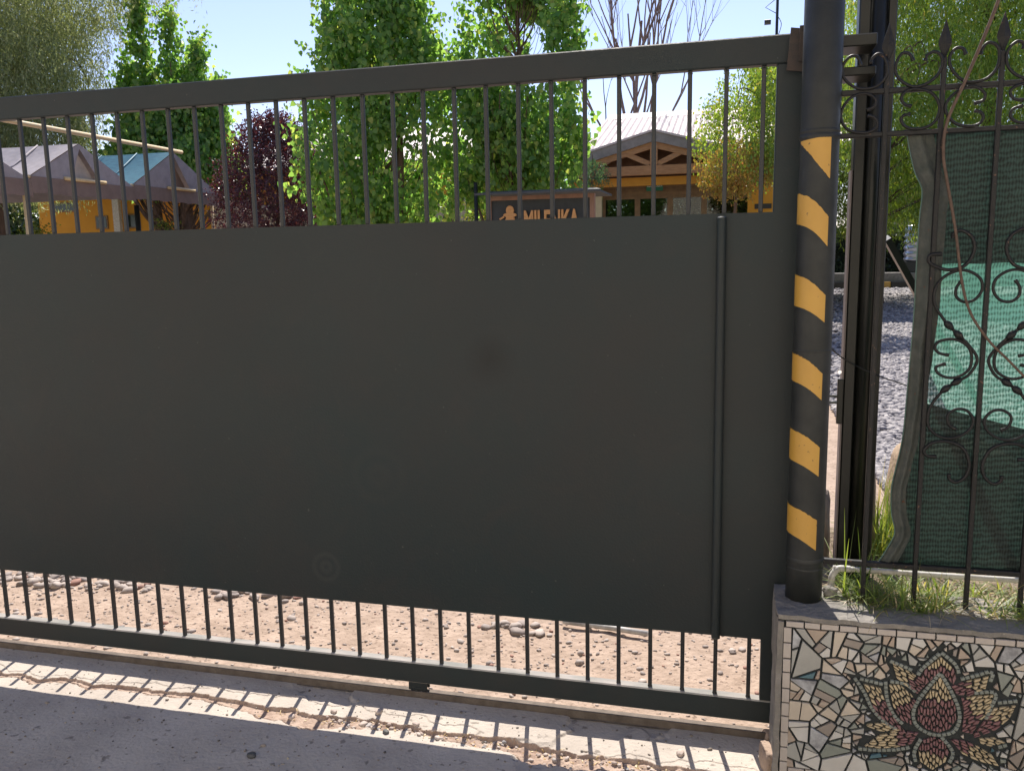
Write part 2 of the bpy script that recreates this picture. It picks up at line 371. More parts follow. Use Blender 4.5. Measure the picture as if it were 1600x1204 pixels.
tag(fast_mesh('rubble', V, F, stonemat('rubble_stones', (.34, .27, .23), (.50, .43, .38), (.26, .25, .25)), smooth=True), 'rubble of small stones filling the broken hollow of the street slab', 'rubble', kind='stuff')
# stone band along the drive
n = 900; x = nr.uniform(-5, .75, n); y = .62 + .16 * nr.rand(n) + .05 * np.sin(x * 2.1) + .1 * nr.rand(n) ** 3 * 2
k = vnoise(x, y, 2.2, 3) + .25 * (x < -2.0) + .2 * ((x > -1.35) & (x < -.75)) > .47; x, y = x[k], y[k]; n = len(x); s = nr.gamma(2.6, .0055, n) + .005; s = np.minimum(s, .032)
P = np.stack([x, y, h_drive(x, y) + s * .22], 1); V, F = scatter_stones(P, s, .5, 2, .22, 4)
tag(fast_mesh('stone_row', V, F, pebm, smooth=True), 'row of rounded pale stones lying across the dirt drive', 'stones', kind='stuff')
# gravel bed right of the drive
gb = mat('gravel_bed', (.24, .225, .235), .95, 0, .2, col2=(.13, .125, .135), vscale=14, bump=.05, bscale=16)
V, F = grid(.975, 40, 160, 3.19, 60, 220, lambda x, y: -.015 + (fbm(x, y, 1, 3) - .45) * .03)
tag(fast_mesh('gravel_ground', V, F, gb, smooth=True), kind='structure')
n = 34000; y = 3.2 + nr.rand(n) ** 1.5 * 32; x = np.maximum(.99, (y + 2.7) * nr.uniform(.13, .36, n) + nr.uniform(-.7, .5, n)); s = .030 + .012 * nr.rand(n) + .0011 * y
P = np.stack([x, y, .004 + 0 * x + .02 * nr.rand(n)], 1); V, F = scatter_stones(P, s, .55, 1, .16, 5)
tag(fast_mesh('gravel', V, F, gravm, smooth=True), 'bed of grey and white river cobbles seen beside the gate column', 'gravel', kind='stuff')

# ================================================================== SLIDING GATE
S_ = 0.108258; T_ = .04
zT1, zT0, zP1, zP0, zB1, zB0 = 2.2348, 2.152, 1.723, .350, .135, .055
XR0, XR1 = .036, .112; XL = -5.2
gate = thing('sliding_gate', 'long dark grey steel sliding gate with solid middle panel and bars above and below', 'gate', (-2.5, .02, .0))
b = MB(); b.box((XL, 0, zT0), (XR1, T_, zT1), 0, .004); b.build('top_rail', gatepaint, gate)
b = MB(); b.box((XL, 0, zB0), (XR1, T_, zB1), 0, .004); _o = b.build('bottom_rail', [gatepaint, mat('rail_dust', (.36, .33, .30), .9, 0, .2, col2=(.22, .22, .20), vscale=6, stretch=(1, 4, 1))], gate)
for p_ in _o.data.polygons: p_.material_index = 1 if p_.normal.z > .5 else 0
b = MB(); b.box((XR0, .0006, zB1), (XR1, T_ - .0006, zT0), 0, .003); b.build('stile', gatepaint, gate)
b = MB(); b.box((XL + .001, -.0012, zP0), (XR1 - .0015, -.0002, zP1), 0, 0); b.box((XL, .013, zP0 + .05), (XR0, .035, zP0 + .09)); b.box((XL, .013, zP1 - .09), (XR0, .035, zP1 - .05)); b.build('panel', gatepaint, gate)
def mbar(i, z0, z1, zw):
    b = MB(); x = -i * S_; w = .0066; y = .018
    b.box((x - w, y - w, z0), (x + w, y + w, z1), 0, .0015)
    r2 = .0085
    b.tube([(x, y, zw), (x + rnd.uniform(-.001, .001), y, zw + .004), (x, y, zw + .008)], [r2, r2 * .85, .006], 8)
    return b.build('bar', barpaint, gate)
for i in range(0, 45): mbar(i, zP1 + .0005, zT0 - .0005, zT0 - .0085)
for i in range(0, 45): mbar(i, zB1 + .0005, zP0 - .0005, zB1 + .0005)
# pull pipe
p0 = at(1118, 997, Y=-.015); p1 = at(1128, 338, Y=-.015)
b = MB(); b.tube([(p0.x, -.0145, p0.z), (p0.x, -.0145, p0.z + .004), (p1.x, -.0145, p1.z - .004), (p1.x, -.0145, p1.z)], [.010, .0145, .0145, .010], 20)
b.build('pull_pipe', gatepaint, gate, smooth=False)
# roller housing under the bottom rail
for px_ in (655, -900):
    q = at(px_, 1062, Y=.02); b = MB(); b.box((q.x - .036, .002, zB0 - .03), (q.x + .036, .010, zB0 - .0005), 0, .002); b.box((q.x - .036, .030, zB0 - .03), (q.x + .036, .038, zB0 - .0005), 0, .002)
    h = b.build('roller_housing', gatepaint, gate)
    b = MB(); b.tube([(q.x, .012, .034), (q.x, .028, .034)], .02, 16); b.build('roller', galv, h)

b = MB(); b.box((-9, -.004, -.02), (1.0, .002, .024)); b.box((-9, .0021, -.02), (1.0, .034, .018))
tag(b.build('gate_track', rust), 'rusty brown angle iron track running under the sliding gate', 'track')

# ================================================================== STRIPED POST
PX, PY, PR = .153, -.100, .0535; ZL = .55
post = thing('striped_post', 'round black steel post with yellow diagonal stripes standing on the mosaic wall', 'post', (PX, PY, ZL))
b = MB(); b.tube([(PX, PY, ZL - .02), (PX, PY, .70), (PX, PY, 1.90), (PX, PY, 3.2)], PR, 40); o = b.build('pipe', postpaint, post, smooth=True)
for e in o.data.polygons:
    if len(e.vertices) > 4: e.use_smooth = False
def ringz(py): return at(1275, py, Y=-.15).z
for py_, hh, dr in ((212, .008, .0022), (203, .005, .0016), (549, .004, .0012), (880, .009, .002), (893, .004, .0012)):
    z = ringz(py_); b = MB(); b.tube([(PX, PY, z - hh), (PX, PY, z - hh * .5), (PX, PY, z + hh * .5), (PX, PY, z + hh)], [PR + .0003, PR + dr, PR + dr, PR + .0003], 40, caps=False)
    b.build('tape_ring', postpaint, post, smooth=True)
va = math.atan2(CC.y - PY, CC.x - PX)
def stripe(lt, lb, rt, rb, a0=-112, a1=34, tri=False):
    zs = [at(q[0], q[1], Y=-.13).z for q in (lt, lb, rt, rb)]; b = MB(); n = 30; V = []; r = PR + .0014
    for i in range(n + 1):
        t = i / n; a = math.radians(a0 + (a1 - a0) * t); s = (math.sin(a) + 1) / (math.sin(math.radians(a1)) + 1)
        if a < -math.pi / 2: s = -(1 + math.sin(a)) * .5
        jt = rnd.uniform(-.0014, .0014); jb = rnd.uniform(-.0003, .0003)
        sp = s - .20 * math.sin(math.pi * min(max(s, 0), 1))
        zt = zs[0] + (zs[2] - zs[0]) * sp + jt; zb = zs[1] + (zs[3] - zs[1]) * sp + jb
        if tri: zt = zs[0] + (zs[2] - zs[0]) * s; zb = min(zs[1] + (zs[3] - zs[1]) * s + jt, zt)
        A = va + a
        for zz_ in (zb, zt): V.append((PX + math.cos(A) * r, PY + math.sin(A) * r, zz_))
    b.add(V, [(2 * i, 2 * i + 2, 2 * i + 3, 2 * i + 1) for i in range(n)]); return b.build('yellow_stripe', yellow, post, smooth=True)
stripe((1255, 221), (1255, 221), (1303, 213), (1298, 280), a0=-66, tri=True)
stripe((1250.6, 302), (1248, 350), (1295, 339), (1293, 385))
stripe((1245, 429), (1244, 478), (1290, 461), (1288, 503))
stripe((1242.7, 552), (1241, 595), (1285.4, 582), (1284.8, 623.5))
stripe((1239, 670), (1238.4, 718), (1283, 696.5), (1281.6, 742))
stripe((1235.8, 788), (1235, 832), (1279, 810), (1279, 857))

# catch plates between gate and post
cp = thing('catch_plate', 'worn brown catch plate on the post at the top corner of the gate', 'catch plate', (.13, -.03, 2.2))
plm = mat('plate_paint', (.075, .055, .045), .7, 0, .3, col2=(.04, .038, .036), vscale=22, bump=.002, bscale=60)
a = at(1236, 43, Y=-.03); c = at(1229, 110, Y=-.03); d = at(1260, 112, Y=-.03); e = at(1262, 45, Y=-.03)
b = MB(); b.prism([a, e, d, c], (0, .006, 0)); b.build('plate', plm, cp)
a = at(1250, 40, Y=-.045); d = at(1262, 95, Y=-.045); b = MB(); b.box((a.x, -.045, d.z), (a.x + .03, -.037, a.z)); b.build('plate', plm, cp)

# ================================================================== GUIDE COLUMN behind the post
gy = .17
def colx(px_, py_): return at(px_, py_, Y=gy).x
gc = thing('guide_column', 'black steel gate guide column of joined tubes standing behind the striped post', 'column', (.30, gy, .45))
xl = colx(1313, 700); 
b = MB(); b.box((xl, gy - .02, .40), (xl + .034, gy + .04, 3.2), 0, .004); b.build('square_tube', blackpaint, gc)
b = MB(); b.tube([(xl + .058, gy, .40), (xl + .058, gy, 3.2)], .0235, 28); b.build('round_pipe', blackpaint, gc, smooth=True)
b = MB(); b.box((xl + .083, gy - .012, .40), (xl + .108, gy + .04, 3.2), 0, .003); b.build('square_tube', blackpaint, gc)
b = MB(); b.box((xl + .0345, gy + .006, .40), (xl + .0825, gy + .03, 3.2)); b.build('web_plate', blackpaint, gc)
b = MB(); b.box((xl - .006, gy - .022, .42), (xl - .001, gy + .03, 1.85)); b.build('edge_strip', mat('edge_strip_paint', (.16, .13, .125), .5), gc)
b = MB(); p = at(1385, 372, Y=gy + .05); q = at(1525, 625, Y=.42); b.bar(p, q, .02, .038, up=(0, 1, 0)); b.build('brace', blackpaint, gc)
for y0, y1 in ((58, 79), (108, 124)):
    p = at(1312, y1, Y=.02); q = at(1340, y0, Y=.02); b = MB(); b.box((PX + .03, -.02, p.z), (xl + .03, .10, q.z), 0, .003); b.build('bracket', blackpaint, gc)
b = MB(); p = at(1309, 592, Y=gy - .03); q = at(1317, 662, Y=gy - .03); b.box((p.x, gy - .035, q.z), (p.x + .018, gy - .021, p.z), 0, .002); lp = b.build('latch_plate', blackpaint, gc)
b = MB(); 
for yy in (619, 629):
    p = at(1309, yy, Y=gy - .03); b.box((p.x - .03, gy - .034, p.z - .003), (p.x + .002, gy - .024, p.z + .003))
b.build('latch_tongue', blackpaint, lp)
b = MB(); p = at(1312, 581, Y=gy - .03); b.tube([p, p + Vector((0, .012, 0))], .006, 12); b.build('glint_disc', mat('chrome', (.8, .82, .9), .1, 1), gc)  # chrome disc added in place of a small blue-white glint
# cable
cb = [at(1299, 545, Y=-.06), at(1312, 556, Y=.05), at(1330, 567, Y=.12), at(1355, 580, Y=.13), at(1378, 589, Y=.10), at(1402, 597, Y=.05), at(1424, 605, Y=-.04)]
b = MB(); b.tube(smooth_line(cb), .0022, 6); tag(b.build('cable', blackpaint, smooth=True), 'thin black cable slung from the striped post to the net edge', 'cable')

# ================================================================== MOSAIC WALL
FY = -.25; xw0 = at(1215, 960, Y=FY).x; xw1 = 1.6
wall = thing('mosaic_wall', 'low planter wall faced with a broken tile mosaic of a maroon and yellow lotus', 'wall', (.8, -.15, 0))
def roughbox(x0, x1, y0, y1, z0, z1, amp, m, name, n=(60, 12, 20)):
    import bmesh
    b = MB(); nx, ny, nz = n
    def face(f, nu, nv):
        V, Fc = [], []
        for j in range(nv + 1):
            for i in range(nu + 1): V.append(f(i / nu, j / nv))
        for j in range(nv):
            for i in range(nu): a_ = j * (nu + 1) + i; Fc.append((a_, a_ + 1, a_ + nu + 2, a_ + nu + 1))
        b.add(V, Fc)
    L = lambda a_, c_, t: a_ + (c_ - a_) * t
    face(lambda u, v: (L(x0, x1, u), y0, L(z0, z1, v)), nx, nz)
    face(lambda u, v: (L(x1, x0, u), y1, L(z0, z1, v)), nx, nz)
    face(lambda u, v: (x0, L(y1, y0, u), L(z0, z1, v)), ny, nz)
    face(lambda u, v: (x1, L(y0, y1, u), L(z0, z1, v)), ny, nz)
    face(lambda u, v: (L(x0, x1, u), L(y0, y1, v), z1), nx, ny)
    P_ = np.array(b.v); d = np.stack([vnoise(P_[:, 1] + P_[:, 2], P_[:, 0], 17, 1) - .5, vnoise(P_[:, 0], P_[:, 2], 17, 2) - .5, vnoise(P_[:, 0], P_[:, 1], 23, 3) - .5], 1)
    d = d + .5 * np.stack([vnoise(P_[:, 1] + P_[:, 2], P_[:, 0], 67, 1) - .5, vnoise(P_[:, 0], P_[:, 2], 67, 2) - .5, vnoise(P_[:, 0], P_[:, 1], 73, 3) - .5], 1); P_ = P_ + d * amp * 2; b.v = [tuple(p) for p in P_]
    return b.build(name, m, wall, smooth=True)
roughbox(xw0 + .012, xw1, FY + .004, -.02, -.06, ZL - .012, .002, mat('grout', (.035, .04, .042), .85, 0, .3, bump=.003, bscale=60), 'wall_core')
roughbox(xw0 + .0, xw1, FY - .004, -.012, ZL - .014, ZL, .0030, cement, 'ledge', n=(260, 60, 6))
roughbox(xw0, xw0 + .016, FY - .006, -.02, -.06, ZL - .02, .003, cement, 'corner_edge', n=(3, 20, 60))
# --- mosaic
def zz(X, Y):
    p = at(1180 + X / 3.81, 900 + Y / 3.81, Y=FY); return (p.x, p.z)
def clip_half(poly, nx, ny, c):
    out = []; n = len(poly)
    for i in range(n):
        a_ = poly[i]; b_ = poly[(i + 1) % n]; da = a_[0] * nx + a_[1] * ny - c; db = b_[0] * nx + b_[1] * ny - c
        if da <= 0: out.append(a_)
        if (da < 0 < db) or (db < 0 < da):
            t = da / (da - db); out.append((a_[0] + (b_[0] - a_[0]) * t, a_[1] + (b_[1] - a_[1]) * t))
    return out
def voronoi(region, pts, gap):
    cells = []
    for i, p in enumerate(pts):
        poly = list(region)
        dd = sorted(range(len(pts)), key=lambda j: (pts[j][0] - p[0]) ** 2 + (pts[j][1] - p[1]) ** 2)[1:22]
        for j in dd:
            q = pts[j]; nx, ny = q[0] - p[0], q[1] - p[1]; L = math.hypot(nx, ny)
            if L < 1e-9: continue
            nx /= L; ny /= L; c = (q[0] + p[0]) / 2 * nx + (q[1] + p[1]) / 2 * ny - gap / 2
            poly = clip_half(poly, nx, ny, c)
            if len(poly) < 3: break
        cells.append(poly if len(poly) >= 3 else None)
    return cells
def area(p): return abs(sum(p[i][0] * p[(i + 1) % len(p)][1] - p[(i + 1) % len(p)][0] * p[i][1] for i in range(len(p)))) / 2
def inside(p, poly):
    c = False; n = len(poly)
    for i in range(n):
        a_, b_ = poly[i], poly[(i + 1) % n]
        if (a_[1] > p[1]) != (b_[1] > p[1]) and p[0] < (b_[0] - a_[0]) * (p[1] - a_[1]) / (b_[1] - a_[1]) + a_[0]: c = not c
    return c
def tile(mb, poly, mi, y=FY, th=.004, tilt=True):
    if area(poly) < 1.2e-5: return
    cx = sum(p[0] for p in poly) / len(poly); cz = sum(p[1] for p in poly) / len(poly)
    tx, tz = (rnd.uniform(-.06, .06), rnd.uniform(-.06, .06)) if tilt else (0, 0)
    off = rnd.uniform(-.0008, .0008)
    top = [(p[0], y - th + off + (p[0] - cx) * tx + (p[1] - cz) * tz, p[1]) for p in poly]
    k = .9; top2 = [(cx + (p[0] - cx) * (1 - .0012 / max(.004, math.hypot(p[0] - cx, p[2] - cz))), p[1] - .0009, cz + (p[2] - cz) * (1 - .0012 / max(.004, math.hypot(p[0] - cx, p[2] - cz)))) for p in top]
    base = [(p[0], y + .002, p[1]) for p in poly]; n = len(poly)
    mb.add(base + top + top2, [tuple(range(2 * n, 3 * n))] + [(n + i, n + (i + 1) % n, 2 * n + (i + 1) % n, 2 * n + i) for i in range(n)] + [(i, (i + 1) % n, n + (i + 1) % n, n + i) for i in range(n)], mi)
def tm(name, c, var=.12, rough=.3): return mat(name, c, rough, 0, .5, var=var, vscale=22, bump=.0006, bscale=50)
shards = [tm('shard_grey', (.38, .375, .345)), tm('shard_greygreen', (.25, .27, .235)), tm('shard_cream', (.55, .48, .39)), tm('shard_taupe', (.30, .26, .225)), tm('shard_pale', (.58, .56, .52)),
          mat('shard_marble', (.48, .49, .50), .3, col2=(.2, .2, .21), vscale=30), tm('shard_blue', (.10, .18, .21)), mat('shard_wood', (.30, .22, .17), .4, col2=(.42, .36, .30), vscale=30, stretch=(1, 1, 7)), tm('shard_sand', (.42, .34, .27))]
TL = zz(222, 318); xr = xw1 - .01
region = [(TL[0] + .002, zz(222, 305)[1]), (xr, zz(222, 305)[1] - .0), (xr, zz(222, 1128)[1]), (zz(185, 1128)[0], zz(222, 1128)[1])]
zt_, zb_ = region[0][1], region[2][1]
lot_c = zz(1085, 760)
def C(lst): return [zz(*q) for q in lst]
hull = C([(1105, 440), (1215, 560), (1290, 600), (1420, 545), (1440, 680), (1590, 735), (1540, 860), (1430, 950), (1490, 1000), (1470, 1135), (1230, 1060), (1160, 1080), (1060, 1165), (960, 1080), (850, 1030), (610, 1030), (680, 930), (600, 860), (740, 850), (640, 720), (580, 585), (740, 610), (780, 560), (800, 490), (930, 535), (990, 560)])
# border tiles
bt = tm('border_tile', (.48, .43, .385), .1, .35); b = MB()
X = zz(185, 265)[0]; zt2, zb2 = ZL - .018, zt_ + .004
while X < xr:
    w = rnd.uniform(.044, .056); tile(b, [(X, zb2 + rnd.uniform(-.001, .001)), (X + w - .004, zb2 + rnd.uniform(-.001, .001)), (X + w - .004, zt2), (X, zt2)], 0, tilt=False); X += w
z = zb2 - .004; x0_ = xw0 + .019
while z > .0:
    hgt = rnd.uniform(.040, .052); tile(b, [(x0_, z - hgt + .004), (TL[0] - .003, z - hgt + .004), (TL[0] - .003, z), (x0_, z)], 0, tilt=False); z -= hgt
X = TL[0]
while X < xr:
    w = rnd.uniform(.044, .056); tile(b, [(X, zb_ - .03), (X + w - .004, zb_ - .03), (X + w - .004, zb_ - .004), (X, zb_ - .004)], 0, tilt=False); X += w
b.build('border_tiles', bt, wall)
# lotus
ly = tm('lotus_yellow', (.54, .44, .28), .2); lm = tm('lotus_maroon', (.26, .14, .14), .25); lg = tm('lotus_edging', (.24, .26, .23), .2)
b = MB()
PET = []; EDG = []
def petal(outline, split, axis, edge=True, flip=False, dens=1.0):
    """outline zoom coords (closed). split: (point, dir) yellow on the tip side. axis: (dx,dy) sliver direction."""
    poly = C(outline); o = split; PET.append(poly); ax = Vector((axis[0], -axis[1])).normalized(); ay = Vector((-ax.y, ax.x))
    cx = sum(p[0] for p in poly) / len(poly); cz = sum(p[1] for p in poly) / len(poly)
    T = lambda p: (((p[0] - cx) * ax.x + (p[1] - cz) * ax.y) / 2.8, (p[0] - cx) * ay.x + (p[1] - cz) * ay.y)
    TI = lambda p: (cx + p[0] * 2.8 * ax.x + p[1] * ay.x, cz + p[0] * 2.8 * ax.y + p[1] * ay.y)
    q = [T(p) for p in poly]; ppts = []; xs = [p[0] for p in q]; ys = [p[1] for p in q]; t = 0
    while t < 1500:
        t += 1; p = (rnd.uniform(min(xs), max(xs)), rnd.uniform(min(ys), max(ys)))
        if inside(p, q) and all((a_[0] - p[0]) ** 2 + (a_[1] - p[1]) ** 2 > (.0066 * dens) ** 2 for a_ in ppts): ppts.append(p)
    sp = zz(*split)
    for p, c in zip(ppts, voronoi(q, ppts, .0022)):
        if not c: continue
        w = TI(p); tipside = (w[0] - sp[0]) * ax.x + (w[1] - sp[1]) * ax.y + rnd.uniform(-.004, .004) > 0
        cc = [TI(a_) for a_ in c]; m_ = sum(a_[0] for a_ in cc) / len(cc), sum(a_[1] for a_ in cc) / len(cc)
        cc = [(m_[0] + (a_[0] - m_[0]) * .9, m_[1] + (a_[1] - m_[1]) * .9) for a_ in cc]
        tile(b, cc, 0 if tipside else 1, th=.0045)
def edging(line):
    L = [Vector((*p, 0)) for p in C(line)]; P_ = []
    L = smooth_line(L, 5); acc = 0; P_ = [L[0]]
    step = .013
    for i in range(1, len(L)):
        d = (L[i] - L[i - 1]).length
        while acc + d >= step:
            t = (step - acc) / d; L[i - 1] = L[i - 1].lerp(L[i], t); P_.append(L[i - 1].copy()); d = (L[i] - L[i - 1]).length; acc = 0
        acc += d
    for a_, c_ in zip(P_[:-1], P_[1:]):
        EDG.extend([(a_.x, a_.y), ((a_.x + c_.x) / 2, (a_.y + c_.y) / 2)])
        d = (c_ - a_); nrm = Vector((-d.y, d.x, 0)).normalized() * .0048; a2 = a_ + d * .1; c2 = c_ - d * .08
        tile(b, [(a2.x - nrm.x, a2.y - nrm.y), (c2.x - nrm.x, c2.y - nrm.y), (c2.x + nrm.x, c2.y + nrm.y), (a2.x + nrm.x, a2.y + nrm.y)], 2, th=.004)
petal([(1100, 590), (1150, 680), (1190, 770), (1195, 850), (1150, 905), (1090, 925), (1020, 905), (965, 850), (970, 780), (1030, 690)], (1095, 735), (0, -1))
petal([(1105, 475), (1180, 545), (1195, 600), (1175, 640), (1105, 560), (1010, 640), (985, 610), (1010, 550)], (1105, 550), (0, -1))
petal([(815, 510), (920, 565), (985, 600), (1010, 645), (965, 695), (900, 650), (840, 600)], (930, 605), (-.8, -.55))
petal([(795, 640), (860, 640), (930, 700), (955, 740), (920, 800), (930, 880), (870, 850), (820, 770)], (860, 765), (-.55, -.85))
petal([(640, 635), (745, 660), (780, 760), (850, 870), (900, 930), (800, 890), (710, 800), (680, 710)], (740, 740), (-.6, -.8))
petal([(650, 880), (760, 865), (850, 905), (950, 930), (840, 925), (740, 915)], (860, 915), (-1, -.1))
petal([(650, 1005), (740, 940), (860, 920), (970, 925), (930, 990), (840, 1010), (740, 1018)], (860, 960), (-1, .2))
petal([(1390, 590), (1370, 665), (1270, 705), (1200, 700), (1165, 650), (1260, 620)], (1270, 655), (.85, -.4))
petal([(1415, 700), (1395, 800), (1340, 850), (1290, 930), (1230, 920), (1240, 800), (1225, 720), (1300, 710)], (1300, 800), (.7, -.6))
petal([(1550, 765), (1510, 840), (1430, 910), (1300, 955), (1300, 940), (1360, 860), (1420, 780)], (1420, 845), (.8, -.5))
petal([(1330, 960), (1420, 955), (1490, 985), (1400, 1005), (1340, 990)], (1300, 970), (1, .2))
petal([(1160, 965), (1250, 975), (1330, 1010), (1410, 1060), (1450, 1125), (1330, 1095), (1230, 1050)], (1265, 1030), (.85, .5))
petal([(1060, 950), (1120, 975), (1150, 1040), (1130, 1100), (1050, 1145), (980, 1095), (970, 1030), (1000, 970)], (1060, 1060), (0, 1))
edging([(1100, 570), (1010, 680), (945, 780), (950, 870), (1020, 925), (1090, 940), (1180, 920), (1215, 850), (1205, 770), (1160, 670), (1100, 570)])
edging([(965, 585), (1000, 540), (1105, 450)]); edging([(1105, 450), (1190, 520), (1215, 590)])
edging([(1105, 950), (1175, 1040), (1150, 1110)]); edging([(955, 1100), (945, 1040), (990, 955)])
edging([(590, 600), (650, 690), (700, 790), (790, 880), (860, 910)]); edging([(620, 605), (770, 640)]); edging([(775, 620), (785, 730), (830, 830), (900, 890)])
edging([(800, 500), (900, 540), (960, 570)]); edging([(800, 620), (900, 640), (960, 690)])
edging([(1220, 610), (1300, 590), (1410, 565), (1390, 640)]); edging([(1300, 690), (1430, 690), (1400, 780), (1360, 870)]); edging([(1440, 750), (1590, 735)])
edging([(610, 1020), (720, 1030), (850, 1025), (930, 1010)]); edging([(1500, 1000), (1420, 1020)])
b.build('lotus', [ly, lm, lg], wall)
PBB = [(min(p[0] for p in q), max(p[0] for p in q), min(p[1] for p in q), max(p[1] for p in q), q) for q in PET]
def inL(p):
    for x0, x1, z0, z1, q in PBB:
        if x0 - .01 < p[0] < x1 + .01 and z0 - .01 < p[1] < z1 + .01:
            for dx, dz in ((0, 0), (.006, 0), (-.006, 0), (0, .006), (0, -.006)):
                if inside((p[0] + dx, p[1] + dz), q): return True
    return any((e[0] - p[0]) ** 2 + (e[1] - p[1]) ** 2 < .0085 ** 2 for e in EDG)
pts = []
tries = 0
while len(pts) < 150 and tries < 60000:
    tries += 1
    p = (rnd.uniform(region[3][0] - .01, xr), rnd.uniform(zb_ - .01, zt_ + .01)); rmin = .040 * (1 + .5 * math.sin(p[0] * 40) * math.sin(p[1] * 37)) * (1.0 if rnd.random() < .7 else .6)
    if all((q[0] - p[0]) ** 2 + (q[1] - p[1]) ** 2 > rmin ** 2 for q in pts): pts.append(p)
cells = voronoi(region, pts, .0066)
b = MB()
WTS = (20, 13, 15, 8, 24, 6, 1.3, 7, 12)
def shatter(c, mi, lev):
    A_ = area(c); cx = sum(q[0] for q in c) / len(c); cy = sum(q[1] for q in c) / len(c)
    n_in = sum(inL(q) for q in c) + inL((cx, cy)) * 2 + sum(inL(((c[k][0] + c[k - 1][0]) / 2, (c[k][1] + c[k - 1][1]) / 2)) for k in range(len(c)))
    if n_in and (A_ < .00010 or lev > 8): return
    if not n_in and (A_ < .00065 or (lev > 0 and rnd.random() < .48) or lev > 3): tile(b, c, mi); return
    L_, ax_ = max(((math.hypot(p_[0] - q[0], p_[1] - q[1]), math.atan2(p_[1] - q[1], p_[0] - q[0])) for p_ in c for q in c), key=lambda t_: t_[0])
    a_ = ax_ + rnd.uniform(-.75, .75); nx, ny = math.cos(a_), math.sin(a_); w_ = math.sqrt(A_) * .18
    cc = nx * (cx + rnd.uniform(-w_, w_)) + ny * (cy + rnd.uniform(-w_, w_)); g = rnd.uniform(.0014, .0036)
    for sg in (1, -1):
        q = clip_half(c, nx * sg, ny * sg, cc * sg - g)
        if len(q) > 2: shatter(q, mi if rnd.random() < .3 else rnd.choices(range(9), WTS)[0], lev + 1)
for p, c in zip(pts, cells):
    if c is None: continue
    shatter(c, rnd.choices(range(9), WTS)[0], 0)
b.build('mosaic', shards, wall)

# chunks of broken concrete by the wall foot
def rock(name, c, s, m, label, cat='stone', rot=0, seed=0, group=None, jag=.1, pw=.55):
    r = np.random.RandomState(seed); V, F = ico(3); V = np.sign(V) * np.abs(V) ** pw
    V = V * (1 + jag * (vnoise(V[:, 0] * 2 + seed, V[:, 1] * 2 + V[:, 2] * 1.7, 1.3, seed)[:, None] - .5) * 2)
    V = V * np.array(s); a = rot; V = np.stack([V[:, 0] * math.cos(a) - V[:, 1] * math.sin(a), V[:, 0] * math.sin(a) + V[:, 1] * math.cos(a), V[:, 2]], 1)
    o = fast_mesh(name, V, F, m, smooth=True); o.location = c; return tag(o, label, cat, group)
p = at(1197, 1180, Y=-.16); rock('concrete_chunk', (.058, -.16, .03), (.020, .05, .045), dirt, 'broken concrete chunk leaning at the foot of the mosaic wall', 'chunk', .2, 3)
p = at(1203, 1143, Z=.02); rock('concrete_chunk', (p.x, p.y, .01), (.022, .02, .018), dirt, 'small sunlit concrete chunk under the lower right gate corner', 'chunk', .5, 5)
for k, (px_, py_, s_, lb) in enumerate([(603, 1143, .012, 'round dark pebble on the edge of the gate shadow'), (455, 1117, .014, 'flat pale stone in the crack of the street slab'), (522, 1112, .013, 'pale oval stone left of the crack hollow'), (568, 1128, .016, 'pinkish stone in the hollow of the broken slab'), (592, 1113, .015, 'white stone at the top of the broken slab hollow'), (650, 1132, .013, 'small stone half buried between slab pieces'), (393, 1180, .016, 'dark greenish flat stone lying on the shaded street'), (1063, 1178, .016, 'white shell-shaped stone at the right end of the slab crack'), (677, 1141, .012, 'tan stone beside the dry leaves in the crack')]):
    p = at(px_, py_, Z=0); m_ = pebm if k not in (0, 6) else mat('dark_pebble', (.10, .10, .095), .7, var=.4, vscale=60)
    rock('stone', (p.x, p.y, float(h_apron(np.array([p.x]), np.array([p.y]))[0]) + s_ * .3), (s_, s_ * .75, s_ * .55), m_, lb, 'stone', rnd.uniform(0, 3), 20 + k, 'loose stones on the cracked street slab', .15, .8)

# ================================================================== IRON FENCE
fy = -.10
fence = thing('iron_fence', 'black wrought iron fence with spear tips and scrolls above the mosaic wall', 'fence', (.7, fy, ZL))
bx = [at(1350, 880, Y=fy).x, at(1428, 880, Y=fy).x, at(1513, 880, Y=fy).x]; sp_ = (bx[2] - bx[0]) / 2
bx = [bx[0] + sp_ * k for k in range(0, 8)]
tips = [at(1394, 36, Y=fy).z, at(1478, 30, Y=fy).z, at(1570, 18, Y=fy).z]
for k, x in enumerate(bx):
    zt = tips[k] if k < 3 else tips[2] + .004; b = MB(); w = .0065; b.box((x - w, fy - w, ZL - .01 + (.02 if k == 0 else 0)), (x + w, fy + w, zt - .1), 0, .0015); o = b.build('bar', ironpaint, fence)
    b = MB(); t_ = zt; z0 = zt - .115; hd = [(0, .0065), (.022, .006), (.032, .010), (.050, .0165), (.060, .0165), (.115, .0005)]
    V = []; 
    for dz, r in hd: V += [(x - r, fy, z0 + dz), (x, fy - max(.0035, r * .4), z0 + dz), (x + r, fy, z0 + dz), (x, fy + max(.0035, r * .4), z0 + dz)]
    Fc = [(i * 4 + j, i * 4 + (j + 1) % 4, (i + 1) * 4 + (j + 1) % 4, (i + 1) * 4 + j) for i in range(len(hd) - 1) for j in range(4)]
    b.add(V, Fc); b.build('spear_tip', ironpaint, o)
def fz(px_, py_): return at(px_, py_, Y=fy).z
for z_, r_, x0 in ((fz(1400, 141), .0075, .16), (fz(1400, 208.5), .007, .16), (fz(1450, 887), .008, .19)):
    b = MB(); b.box((x0, fy - .005, z_ - r_), (1.75, fy + .012, z_ + r_), 0, .002); b.build('rail', ironpaint, fence)
